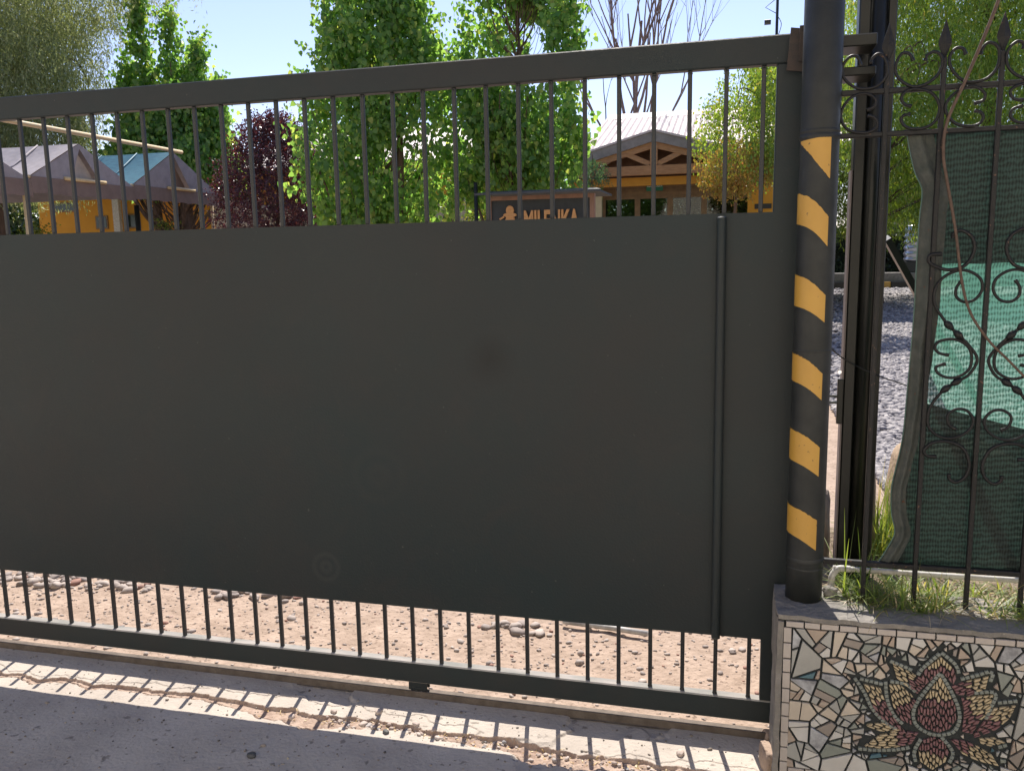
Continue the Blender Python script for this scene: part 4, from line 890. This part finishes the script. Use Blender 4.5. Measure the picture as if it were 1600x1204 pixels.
# dark hedge beyond the gravel
r = np.random.RandomState(77); n = 26000; x = r.uniform(3, 30, n); P = np.stack([x, 38.5 + r.rand(n) * 1.2, r.rand(n) * (2.4 + .5 * vnoise(x, x, .6))], 1)
T = thing('hedge', 'dark shaded hedge beyond the gravel yard', 'hedge', (12, 39, 0)); leaves_mesh('foliage', P, .2 * r.uniform(.6, 1.3, n), OVAL, hedge, T, .2)
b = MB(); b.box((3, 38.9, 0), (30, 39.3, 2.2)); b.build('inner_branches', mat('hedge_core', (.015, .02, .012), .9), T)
r = np.random.RandomState(78); n = 42000; x = r.uniform(-46, -9, n); P = np.stack([x, 33 + r.rand(n) * 3, .8 + r.rand(n) * (4.2 + 2.6 * vnoise(x, 0 * x, .35, 3))], 1)
T = thing('tree_belt', 'dark green belt of trees far behind the canopies and houses', 'trees', (-28, 34, 0)); leaves_mesh('foliage', P, .32 * r.uniform(.6, 1.3, n), OVAL, leafmat('belt_leaves', (.03, .06, .02), (.08, .13, .035), trans=.35), T, .2)
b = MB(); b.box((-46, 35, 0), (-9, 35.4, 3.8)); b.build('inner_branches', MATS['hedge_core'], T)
# bare tree behind the porch
bt_ = thing('bare_tree', 'leafless tree with thin upright branches rising behind the porch roof', 'tree', gp(985, 34))
B0 = Vector(bt_.location); b = MB(); rb = random.Random(4)
def twigs(p, d, L, r, lev):
    n = 5; pts = [p.copy()]; dd = d.copy()
    for i in range(n):
        dd = (dd + Vector((rb.uniform(-.12, .12), rb.uniform(-.12, .12), .10))).normalized(); p = p + dd * L / n; pts.append(p.copy())
    b.tube(pts, [r * (1 - .65 * i / n) for i in range(n + 1)], 5, caps=False)
    if lev > 0:
        for k in range(3 if lev > 1 else 2):
            i = rb.randint(2, n); q = pts[i]; a_ = rb.uniform(0, 6.28); nd = (dd + Vector((math.cos(a_), math.sin(a_) * .5, 0)) * rb.uniform(.25, .6)).normalized()
            twigs(q, nd, L * rb.uniform(.5, .8), r * .5, lev - 1)
tk = smooth_line([B0, B0 + Vector((.1, 0, 3)), B0 + Vector((.2, 0, 5.2))]); b.tube(tk, .22, 10)
for (dx, dz, L, r_) in ((-.55, 1, 5.5, .07), (-.2, 1, 6, .10), (.05, 1, 6.5, .13), (.25, 1, 6.5, .11), (.5, 1, 5.0, .06), (-.05, 1, 7, .09), (.15, 1, 6, .08)):
    twigs(B0 + Vector((.2, 0, 4.6)), Vector((dx, rb.uniform(-.2, .2), dz)).normalized(), L, r_, 3)
b.build('branches', drybark, bt_, smooth=True)

# ================================================================== PORCH BUILDING
bd = thing('porch_building', 'pavilion with pale corrugated roof, timber truss gable and glazed front', 'building', (-1.5, 21, 0))
roofm = mat('corrugated_roof', (.62, .55, .53), .6, .0, .4, col2=(.52, .44, .42), vscale=3, extra=specks(22, .72, (.3, .22, .19), .03, .6))
pr = at(952, 182, Y=26.5); rr_ = at(1140, 172, Y=26.5); el_ = at(905, 243, Y=20.2)
RX0, RX1 = pr.x, 3.4; RZ = pr.z; EZ = el_.z - .05; EY = 20.2
nx = 900; X = np.linspace(RX0, RX1, nx); cor = .028 * np.sin(X / .19 * 2 * np.pi)
V = []; 
for (yy, z_) in ((EY, EZ), (26.5, RZ)):
    V.append(np.stack([X, 0 * X + yy, z_ + cor], 1))
V = np.concatenate(V); i = np.arange(nx - 1)
fast_mesh('roof', V, np.stack([i, i + 1, i + 1 + nx, i + nx], 1), roofm, parent=bd)
b = MB(); b.prism([(RX0, 26.5, RZ), (RX0, 32.8, EZ), (RX1, 32.8, EZ), (RX1, 26.5, RZ)], (0, 0, .03)); b.build('rear_roof', roofm, bd)
b = MB(); kr = (RZ - EZ) / 6.3; b.prism([(RX0, 25.9, RZ - .6 * kr - .01), (RX0, 26.1, RZ - .4 * kr + .035), (RX0, 26.5, RZ + .05), (RX0, 27.0, RZ - .1)], (RX1 - RX0, 0, 0)); b.build('ridge_cap', roofm, bd)
b = MB(); b.prism([(RX0 + .02, EY + .1, EZ - .03), (RX0 + .02, 32.6, EZ - .03), (RX0 + .02, 26.5, RZ - .03)], (.12, 0, 0)); b.build('gable_wall', cream, bd)
gyp = 18.6
pk = at(1022, 207, Y=gyp); le = at(870, 258, Y=gyp); re = at(1172, 248, Y=gyp)
re = Vector((2 * pk.x - le.x, gyp, le.z))
# porch roof (two slopes), fascia, truss
b = MB()
for s_, e_ in ((-1, le), (1, re)):
    b.prism([(pk.x, gyp - .15, pk.z + .02), (e_.x, gyp - .15, e_.z + .02), (e_.x, 21.5, e_.z + .02), (pk.x, 24.5, pk.z + .02)], (0, 0, .05))
b.build('porch_roof', roofm, bd)
fas = mat('grey_fascia', (.30, .27, .25), .7, var=.3, vscale=5)
def beam(p, q, h, m, name, w=.14, yo=0):
    b = MB(); b.bar(Vector(p) + Vector((0, yo, 0)), Vector(q) + Vector((0, yo, 0)), w, h, up=(0, 0, 1)); return b.build(name, m, bd)
dn = Vector((0, 0, -1))
beam(pk + dn * .10, le + dn * .10, .22, fas, 'fascia', .04, -.10); beam(pk + dn * .10, re + dn * .10, .22, fas, 'fascia', .04, -.10)
beam(pk + dn * .29, le + dn * .29, .15, wood, 'rafter', .1); beam(pk + dn * .29, re + dn * .29, .15, wood, 'rafter', .1)
zc = at(1022, 266, Y=gyp).z
beam((le.x + .2, gyp, zc), (re.x - .2, gyp, zc), .22, wood, 'tie_beam', .16, -.002)
b = MB(); b.box((pk.x - .09, gyp - .07, zc + .112), (pk.x + .09, gyp + .07, pk.z - .30)); b.build('king_post', wood, bd)
beam((pk.x - .1, gyp, zc + .15), (pk.x - .78, gyp, zc + .46), .12, wood, 'strut', .08); beam((pk.x + .1, gyp, zc + .15), (pk.x + .78, gyp, zc + .46), .12, wood, 'strut', .08)
b = MB(); b.prism([(le.x + .3, gyp + .6, zc - .1), (re.x - .3, gyp + .6, zc - .1), (pk.x, gyp + .6, pk.z - .15)], (0, .06, 0)); b.build('gable_boards', wooddk, bd)
zm = at(1022, 279, Y=gyp + .3).z
b = MB(); b.box((le.x + .25, gyp + .2, zm - .17), (re.x + .2, gyp + .35, zc - .142)); b.build('mustard_beam', mustard, bd)
# glazed front
wy = 19.6; gxl = at(934, 320, Y=wy).x; gxr = at(1160, 320, Y=wy).x; ztr = at(1022, 302, Y=wy).z; zgt = zm - .12
b = MB(); q = at(922, 320, Y=wy - .2); q2 = at(934, 320, Y=wy - .2); b.box((q.x - .25, wy - .4, 0), (q2.x - .12, wy - .1, zgt + .1)); b.build('orange_pillar', ywall, bd)
b = MB(); q = at(928, 320, Y=wy - .45); q2 = at(941, 320, Y=wy - .45); b.box((q.x, wy - .55, 0), (q2.x, wy - .42, zgt - .1)); b.build('cream_pillar', cream, bd)
b = MB(); q = at(1168, 320, Y=wy - .3); b.box((q.x, wy - .4, 0), (q.x + 1.0, wy - .1, zgt + .1)); b.build('orange_wall', ywall, bd)
frm = mat('window_wood', (.24, .15, .07), .6, var=.3, vscale=8)
mull = [942, 996, 1047, 1100, 1152]
mx_ = [at(q, 320, Y=wy).x for q in mull]
for a_, c_ in zip(mx_[:-1], mx_[1:]):
    for z0_, z1_ in ((.3, ztr - .06), (ztr + .06, zgt)):
        b = MB(); t = .07
        b.box((a_ , wy, z0_), (a_ + t, wy + .08, z1_)); b.box((c_ - t, wy, z0_), (c_, wy + .08, z1_)); b.box((a_ + t, wy, z0_), (c_ - t, wy + .08, z0_ + t)); b.box((a_ + t, wy, z1_ - t), (c_ - t, wy + .08, z1_))
        w = b.build('window', frm, bd); b = MB(); b.box((a_ + t, wy + .03, z0_ + t), (c_ - t, wy + .04, z1_ - t)); b.build('pane', glass, w)
b = MB(); b.box((mx_[0] - .05, wy - .02, ztr - .058), (mx_[-1] + .05, wy + .1, ztr + .058)); b.build('transom', frm, bd)
b = MB(); b.box((mx_[0], wy + .01, 0), (mx_[-1], wy + .12, .3)); b.build('low_wall', cream, bd)
b = MB(); b.box((mx_[0] - .1, wy + 3.0, 3.15), (mx_[-1] + .5, wy + 3.2, 3.55)); b.build('inner_beam', dark, bd)
b = MB(); q = at(1199, 322, Y=wy - .41); b.box((q.x - .3, wy - .42, q.z - .06), (q.x + .1, wy - .401, q.z + .06)); b.build('number_plate', dark, bd)
# green board hanging behind the gate bar with white lettering
gs_ = thing('hanging_sign', 'green sign with pale lettering hanging in the porch', 'sign', at(1022, 285, Y=wy - .15))
sg = mat('sign_green', (.02, .20, .11), .5, var=.2, vscale=20); a = at(1010, 281, Y=wy - .15); c = at(1036, 298, Y=wy - .15)
b = MB(); b.box((a.x, wy - .17, c.z), (c.x, wy - .14, a.z), 0, .01); b.build('board', sg, gs_)
sw = mat('sign_white', (.75, .8, .75), .5)
def text3d(s, size, loc, m, parent, name='lettering', ext=.01, sx=1.0, rz=0, bold=0):
    cu = bpy.data.curves.new(name, 'FONT'); cu.body = s; cu.size = size; cu.extrude = ext; cu.offset = bold; cu.align_x = 'LEFT'; cu.resolution_u = 3
    o = bpy.data.objects.new('tmp', cu); COL.objects.link(o); bpy.context.view_layer.update(); dg = bpy.context.evaluated_depsgraph_get()
    me = bpy.data.meshes.new_from_object(o.evaluated_get(dg)); bpy.data.objects.remove(o)
    Rm = Matrix.Translation(Vector(loc)) @ Matrix.Rotation(rz, 4, 'Z') @ Matrix.Rotation(math.pi / 2, 4, 'X') @ Matrix.Diagonal((sx, 1, 1, 1)); me.transform(Rm)
    me.materials.clear(); me.materials.append(m); return link(name, me, parent)
text3d('RECEPCION', .115, (a.x + .02, wy - .175, c.z + .10), sw, gs_, ext=.004, sx=.62, bold=.002)
# hanging fern left of the porch
tree('hanging_fern', 'dusty green fern hanging from the left end of the porch beam', tuple(at(925, 284, Y=17.9)), .55, .0, lambda t, a: .42 * np.sqrt(np.clip(1 - (t * 2 - 1) ** 2, .05, 1)), 130, .22, 12, .08, THIN, leafmat('fern_leaves', (.05, .12, .07), (.1, .2, .12), trans=.3), 'droop', .02, 3, seed=91, gap=.2, cat='plant')

# ------------------------------------------------------------------ wooden sign board
sgn = thing('sign_board', 'dark board under a small shingle roof with orange wooden letters and hat emblem', 'sign', gp(850, 10))
SY = 10.0; tl = at(768, 314, Y=SY); trr = at(922, 312, Y=SY); zb_s = tl.z - .95
sdk = mat('sign_dark', (.035, .042, .043), .7, var=.3, vscale=6); slet = mat('letter_wood', (.62, .33, .12), .6, col2=(.48, .24, .08), vscale=14, stretch=(1, 1, 6)); sfr = mat('sign_frame', (.30, .17, .11), .7, var=.3, vscale=8)
b = MB(); b.box((tl.x, SY, zb_s), (trr.x, SY + .05, tl.z)); b.build('board', sdk, sgn)
for x0, x1, z0, z1 in ((tl.x - .07, trr.x + .07, tl.z, tl.z + .06), (tl.x - .07, tl.x, zb_s, tl.z), (trr.x, trr.x + .07, zb_s, tl.z), (tl.x - .07, trr.x + .07, zb_s - .06, zb_s)):
    b = MB(); b.box((x0, SY - .03, z0), (x1, SY + .08, z1)); b.build('frame', sfr, sgn)
for x0 in (tl.x - .03, trr.x - .08):
    b = MB(); b.box((x0, SY + .05, -.05), (x0 + .11, SY + .16, zb_s + .4)); b.build('leg', wooddk, sgn)
b = MB(); rl = at(763, 305, Y=SY + .3); rrg = at(925, 297, Y=SY + .3); zr = rl.z; ze = tl.z + .062
b.prism([(tl.x - .16, SY - .38, ze), (trr.x + .22, SY - .38, ze), (trr.x + .05, SY + .25, zr + .02), (tl.x - .08, SY + .25, zr + .02)], (0, 0, .03))
b.prism([(tl.x - .08, SY + .25, zr + .02), (trr.x + .05, SY + .25, zr + .02), (trr.x + .22, SY + .8, ze), (tl.x - .16, SY + .8, ze)], (0, 0, .03))
b.build('shingle_roof', mat('slate', (.075, .08, .08), .8, col2=(.05, .055, .055), vscale=8, bump=.01, bscale=20), sgn)
p = at(818, 360, Y=SY - .03); zl_ = at(818, 329, Y=SY).z; sz = .44
text3d('MILENKA', sz, (at(819, 340, Y=SY).x, SY - .03, zl_ - sz * .72), slet, sgn, ext=.02, sx=.47, bold=.014)
# hat emblem: wide-brim hat over a round face, with a small brush at left
hx = at(797, 335, Y=SY - .03).x; hz = at(797, 336, Y=SY - .03).z; k_ = .0098
b = MB()
def disc(cx, cz, rx, rz, y0=SY - .045, th=.03, n=22):
    b.prism([(cx + rx * math.cos(2 * math.pi * i / n), y0, cz + rz * math.sin(2 * math.pi * i / n)) for i in range(n)], (0, th, 0))
disc(hx, hz + .00, .105, .035, SY - .05); disc(hx, hz + .07, .062, .07, SY - .045); disc(hx, hz - .075, .072, .085, SY - .04)
b.prism([(hx - .17, SY - .04, hz - .05), (hx - .10, SY - .04, hz - .01), (hx - .09, SY - .04, hz - .035), (hx - .16, SY - .04, hz - .075)], (0, .02, 0))
b.build('hat_emblem', slet, sgn)
b = MB(); q = at(743, 285, Y=10.6); b.tube([(q.x, 10.6, -.05), (q.x, 10.6, q.z)], .032, 10); tag(b.build('slim_post', dark, smooth=True), 'slim dark post standing left of the wooden sign board', 'post')

# ------------------------------------------------------------------ canopies at left
XG = -13.0
canopy_grey = mat('canopy_fabric', (.36, .33, .345), .8, 0, .25, col2=(.29, .265, .275), vscale=5, bump=.01, bscale=6)  # grey fabric of roof slopes and gable flaps, mottled at random
val = mat('canopy_valance', (.24, .175, .145), .8, 0, .25, var=.2, vscale=4)
blue = mat('blue_tarp', (.02, .10, .16), .6, 0, .3, col2=(.04, .16, .22), vscale=6, stretch=(1, 3, 3))
def canopy(lb, Lb, Pk, Rb, roofcol, poles, vent, grp='fabric canopies at the left'):
    L0, K, R0 = [at(*q, X=XG) for q in (Lb, Pk, Rb)]; ze = (L0.z + R0.z) / 2; T = thing('canopy', lb, 'canopy', (XG, K.y, 0), grp); LEN = 7
    ym = (L0.y + R0.y) / 2; ym = K.y
    def slope(ya, za, yb, zb, m, nm):
        nx, nv = 40, 10; Xg, T_ = np.meshgrid(np.linspace(XG, XG - LEN, nx), np.linspace(0, 1, nv)); Yg = ya + (yb - ya) * T_; Zg = za + (zb - za) * T_ - .10 * np.sin(np.pi * T_) * np.abs(np.sin((Xg - XG) / LEN * np.pi * 3)) + .02 * vnoise(Xg, T_ * 3, 2)
        V = np.stack([Xg.ravel(), Yg.ravel(), Zg.ravel()], 1); i = (np.arange(nx - 1)[None] + np.arange(nv - 1)[:, None] * nx).ravel(); fast_mesh(nm, V, np.stack([i, i + 1, i + nx + 1, i + nx], 1), m, smooth=True, parent=T)
    slope(K.y, K.z, L0.y, ze, roofcol, 'roof_slope'); slope(K.y, K.z, R0.y, ze, canopy_grey, 'roof_slope')
    # gable with an open vent in the middle
    b = MB(); X1 = XG + .02; f = .24; g = .66
    A_ = Vector((X1, L0.y, ze)); B_ = Vector((X1, K.y, K.z)); C_ = Vector((X1, R0.y, ze))
    v1 = Vector((X1, at(vent[0], 290, X=XG).y, ze)); v2 = Vector((X1, at(vent[1], 290, X=XG).y, ze)); t_ = B_ + (Vector((0, 0, -.10)))
    b.add([A_, v1, t_, B_], [(0, 1, 2, 3)]); b.add([v2, C_, B_, t_], [(0, 1, 2, 3)]); b.build('gable_flap', canopy_grey, T)
    b = MB(); b.tube([(X1 + .03, v1.y - .2, ze + .03), (X1 + .03, v2.y + .1, ze + .03)], .04, 8); b.build('vent_bar', beige, T, smooth=True)
    b = MB(); b.add([v1 + Vector((-.12, 0, 0)), v2 + Vector((-.12, 0, 0)), t_ + Vector((-.12, 0, 0))], [(0, 1, 2)]); b.build('gable_back', mat('gable_beige', (.62, .52, .44), .8, 0, .2, var=.3, vscale=4) if 'dappled' in lb else mat('gable_brown', (.26, .17, .12), .8, 0, .2), T)
    b = MB(); n = 24; V = []
    for i in range(n + 1):
        y = L0.y + (R0.y - L0.y) * i / n; V += [(XG + .03, y, ze + .01), (XG + .05, y, ze - .30 - .015 * math.sin(i * 1.9))]
    b.add(V, [(2 * i, 2 * i + 1, 2 * i + 3, 2 * i + 2) for i in range(n)]); b.build('valance', val, T)
    b = MB(); b.tube([(XG - .03, L0.y, ze), (XG - .03, R0.y, ze)], .035, 8); b.build('crossbar', beige, T, smooth=True)
    for k_ in range(1, 7):
        xk = XG - LEN * k_ / 7; b = MB(); b.tube([(xk, L0.y, ze + .012), (xk, (L0.y + K.y) / 2, (ze + K.z) / 2 - .075), (xk, K.y, K.z + .02)], .018, 6); b.build('seam', canopy_grey if roofcol is canopy_grey else blue, T, smooth=True)
    for yy in poles(L0, R0):
        b = MB(); b.tube([(XG - .05, yy, -.05), (XG - .05, yy, ze)], .045, 8); b.build('pole', beige, T, smooth=True)
    return T, K
canopy('grey fabric canopy at the left edge, cut by the photo border', (-120, 268), (-30, 232), (46, 278), canopy_grey, lambda L, R: [L.y, R.y - .1], (-45, -5))
canopy('grey fabric canopy with a dappled roof and open gable', (46, 278), (122, 225), (208, 291), canopy_grey, lambda L, R: [], (111, 157))
T3, K3 = canopy('grey canopy with a blue roof slope and brown open gable', (207, 292), (270, 238), (341, 302), blue, lambda L, R: [R.y - .25], (268, 297))
b = MB(); ztp = K3.z + .03; b.tube([(XG + .03, 4, ztp), (XG + .03, K3.y + .3, ztp)], .045, 10); tag(b.build('ridge_pole', beige, smooth=True), 'long beige tube running above the canopy peaks', 'tube')
q = at(214, 330, X=XG - 1.0); b = MB(); b.tube([(q.x, q.y, -.05), (q.x, q.y, 3.0)], .06, 10); tag(b.build('dark_post', dark, smooth=True), 'slim dark post under the blue-roofed canopy', 'post')

# parked car under the canopies
def car(x, y, rz, label):
    T = thing('parked_car', label, 'car', (x, y, 0)); paint = mat('car_paint', (.33, .40, .50), .22, .3, .6, var=.05, vscale=2); tyre = mat('tyre', (.02, .02, .02), .8)
    R_ = Matrix.Rotation(rz, 3, 'Z'); O = Vector((x, y, 0))
    def put(b, nm, m, par, sm=False): b.v = [tuple(R_ @ Vector(v) + O) for v in b.v]; return b.build(nm, m, par, smooth=sm)
    prof = [(-2.1, .35), (-2.15, .75), (-2.0, 1.0), (-1.3, 1.08), (-.75, 1.55), (-.3, 1.66), (.9, 1.66), (1.5, 1.5), (2.0, 1.08), (2.15, .8), (2.1, .35)]
    b = MB(); b.prism([(p[0], -.84, p[1]) for p in prof], (0, 1.68, 0)); put(b, 'body', paint, T)
    for sy in (-.855, .845):
        for pr_ in ([(-1.15, 1.1), (-.7, 1.5), (-.1, 1.58), (-.1, 1.1)], [(0, 1.1), (0, 1.58), (.85, 1.58), (1.3, 1.46), (1.6, 1.1)]):
            b = MB(); b.prism([(p[0], sy, p[1]) for p in pr_], (0, .012, 0)); put(b, 'window', dark, T)
    for wx in (-1.35, 1.35):
        for wy_ in (-.88, .70):
            b = MB(); b.tube([R_ @ Vector((wx, wy_, .32)) + O, R_ @ Vector((wx, wy_ + .18, .32)) + O], .32, 20); w = b.build('wheel', tyre, T)
            b = MB(); b.tube([R_ @ Vector((wx, wy_ - .01, .32)) + O, R_ @ Vector((wx, wy_ + .01, .32)) + O], .19, 14); b.build('rim', galv, w)
    b = MB(); b.box((-2.17, -.7, .7), (-2.12, -.4, .85)); put(b, 'headlight', white, T); b = MB(); b.box((-2.17, .4, .7), (-2.12, .7, .85)); put(b, 'headlight', white, T)
q = at(95, 348, X=-15.2); car(q.x, q.y, 1.45, 'blue-grey car parked under the canopies, only its roof showing above the gate')
for v_ in ():
    pass

# yellow house left
yh = thing('yellow_house', 'yellow house wall with small dark windows behind the canopies', 'house', (-17, 26, 0))
HY = 24.0; a = at(60, 330, Y=HY); c = at(240, 330, Y=HY)
b = MB(); b.box((a.x, HY, -.05), (c.x, HY + 3, 4.1)); b.build('wall', ywall, yh)
b = MB(); b.box((a.x - .3, HY - .35, 4.1), (c.x + .3, HY + 3.3, 4.25)); b.build('roof_edge', dark, yh)
for x0, x1, y0, y1 in ((153, 167, 339, 356), (198, 217, 336, 355), (88, 118, 318, 330)):
    p = at(x0, y1, Y=HY); q = at(x1, y0, Y=HY); b = MB(); b.box((p.x - .05, HY - .04, p.z - .05), (q.x + .05, HY - .001, q.z + .05)); w = b.build('window', frm, yh)
    b = MB(); b.box((p.x, HY - .05, p.z), (q.x, HY - .041, q.z)); b.build('pane', mat('dark_glass', (.015, .03, .03), .12), w)
b = MB(); p = at(179, 350, Y=HY - .3); q = at(186, 320, Y=HY - .3); b.box((p.x, HY - .35, 0), (q.x, HY - .2, 4.1)); b.build('white_column', white, yh)
y2 = thing('yellow_house', 'small yellow house end with a dark window right of the tree trunks', 'house', (-12, 26, 0))
a = at(313, 330, Y=HY); c = at(352, 330, Y=HY); z1 = at(330, 320, Y=HY).z
b = MB(); b.box((a.x, HY - .2, -.05), (c.x - .25, HY + 2, z1 + .2)); b.build('wall', ywall, y2)
b = MB(); b.box((c.x - .25, HY - .25, -.05), (c.x, HY + 2, z1 + .2)); b.build('white_column', white, y2)
p = at(327, 348, Y=HY - .2); q = at(346, 328, Y=HY - .2); b = MB(); b.box((p.x, HY - .24, p.z), (q.x - .2, HY - .201, q.z)); b.build('window', dark, y2)
y3 = thing('orange_house', 'orange and cream house front glimpsed behind the tall poplar', 'house', (-8.5, 24, 0))
HY3 = 22; a = at(395, 330, Y=HY3); c = at(760, 330, Y=HY3); z1 = at(600, 262, Y=HY3).z; zm3 = at(560, 315, Y=HY3).z
b = MB(); b.box((a.x, HY3, zm3), (c.x, HY3 + 3, z1)); b.build('wall', ywall, y3); b = MB(); b.box((a.x, HY3 + .01, -.05), (c.x, HY3 + 3, zm3 - .08)); b.build('low_wall', cream, y3)
b = MB(); b.box((a.x, HY3 - .05, zm3 - .08), (c.x, HY3 + 3, zm3)); b.build('string_course', white, y3)
q = at(527, 290, Y=HY3); b = MB(); b.box((q.x, HY3 - .08, -.05), (q.x + .5, HY3 - .051, z1)); b.build('pier', cream, y3)
zr3 = at(450, 212, Y=26).z
b = MB(); b.prism([(a.x - .3, HY3 - .8, z1 + .04), (c.x, HY3 - .8, z1 + .04), (c.x, 26, zr3), (a.x - .3, 26, zr3)], (0, 0, .05)); b.prism([(a.x - .3, 26, zr3), (c.x, 26, zr3), (c.x, 29, z1 + .04), (a.x - .3, 29, z1 + .04)], (0, 0, .05)); b.build('roof', roofm, y3)

sh = thing('bounce_house_front', 'unseen cream house front added across the street to bounce sunlight', 'house', (0, -11, 0))  # unseen house front, added to bounce sunlight onto gate, mosaic wall and pavement
b = MB(); b.box((-24, -10, -.05), (22, -7, 5.6)); b.build('wall', mat('bounce_plaster', (.76, .71, .58), .9, 0, .2, var=.12, vscale=1), sh)
b = MB(); b.box((-24.4, -10.3, 5.6), (22.4, -6.8, 5.85)); b.build('roof_edge', wooddk, sh)
for x_ in (-18, -11, -4, 5, 12, 18):
    b = MB(); b.box((x_, -7, 1.1), (x_ + 1.4, -6.93, 2.4)); w = b.build('window', frm, sh); b = MB(); b.box((x_ + .08, -6.929, 1.18), (x_ + 1.32, -6.92, 2.32)); b.build('pane', dark, w)

# far building behind gravel, kerb, tank, antenna
fb = thing('far_house', 'cream house with a dark window beyond the hedge at right', 'house', (14, 44, 0)); zt = at(1390, 285, Y=42).z
b = MB(); b.box((6, 42, -.05), (20, 46, zt)); b.build('wall', cream, fb); p = at(1384, 338, Y=42); q = at(1402, 312, Y=42); b = MB(); b.box((p.x, 41.95, p.z), (q.x, 41.99, q.z)); b.build('window', dark, fb)
b = MB(); b.prism([(5.6, 41.5, zt), (20.4, 41.5, zt), (20.4, 44, zt + 1.2), (5.6, 44, zt + 1.2)], (0, 0, .1)); b.build('roof', roofm, fb)
kb = thing('painted_kerb', 'concrete kerb with yellow and black painted lengths beyond the gravel', 'kerb', (8, 36, 0))
zk = at(1380, 440, Y=36).z; zk0 = at(1380, 449, Y=36).z; zk2 = at(1380, 426, Y=36.6).z
b = MB(); b.box((1, 36.3, -.05), (26, 37.4, zk2), 0, .02); b.build('kerb_wall', cement, kb)
xs = [1.0]; k = 0; xe = at(1392, 445, Y=36).x
while xs[-1] < 26: xs.append(xs[-1] + 1.7)
off = (xe - 1.0) % 3.4
for i in range(14):
    x0 = xe - 1.7 * 4 + 1.7 * i - 1.7; b = MB(); b.box((x0, 36, -.05), (x0 + 1.69, 36.28, max(.12, zk)), 0, .02); b.build('kerb_stone', yellow if i % 2 == 0 else blackpaint, kb)
tank = thing('ribbed_drum', 'silver ribbed drum standing beyond the gravel beside the net edge', 'drum', at(1429, 408, Y=36.9))
q = Vector(tank.location); hgt = at(1428, 352, Y=36.9).z - q.z; R0 = .44; b = MB(); pts = []; rr2 = []
for i in range(25): pts.append((q.x, q.y, q.z + hgt * i / 24)); rr2.append(R0 * (1 + .07 * math.sin(i * 1.6)) * (.8 if i in (0, 24) else 1))
b.tube(pts, rr2, 24); b.build('drum_body', mat('silver', (.5, .52, .58), .3, .7), tank, smooth=True)
b = MB(); b.box((q.x - .5, q.y - .4, zk2 + .003), (q.x + .5, q.y + .4, q.z - .005), 0, .02); b.build('plinth', dark, tank)
an = thing('antenna_mast', 'thin dark antenna mast rising above the right end of the gate', 'antenna', gp(1204, 30)); q = Vector(an.location)
b = MB(); b.tube([(q.x, q.y, 0), (q.x, q.y, 12.5)], .05, 8); b.build('mast', dark, an, smooth=True)
p = at(1199, 35, Y=30); b = MB(); b.tube([(p.x - .1, 30, p.z), (p.x + .12, 30, p.z)], .09, 10); b.build('insulator', dark, an)
b = MB(); p1 = at(1196, 12, Y=30); b.tube([(q.x, 30, p1.z + .3), (p1.x, 30, p1.z), (q.x, 30, p1.z - .25)], .015, 6); b.tube(smooth_line([(q.x, 30, p1.z - .3), (q.x + .15, 30, p1.z - .6), (q.x + .05, 30, p1.z - 1.0)]), .012, 6); b.build('wire_loop', dark, an)
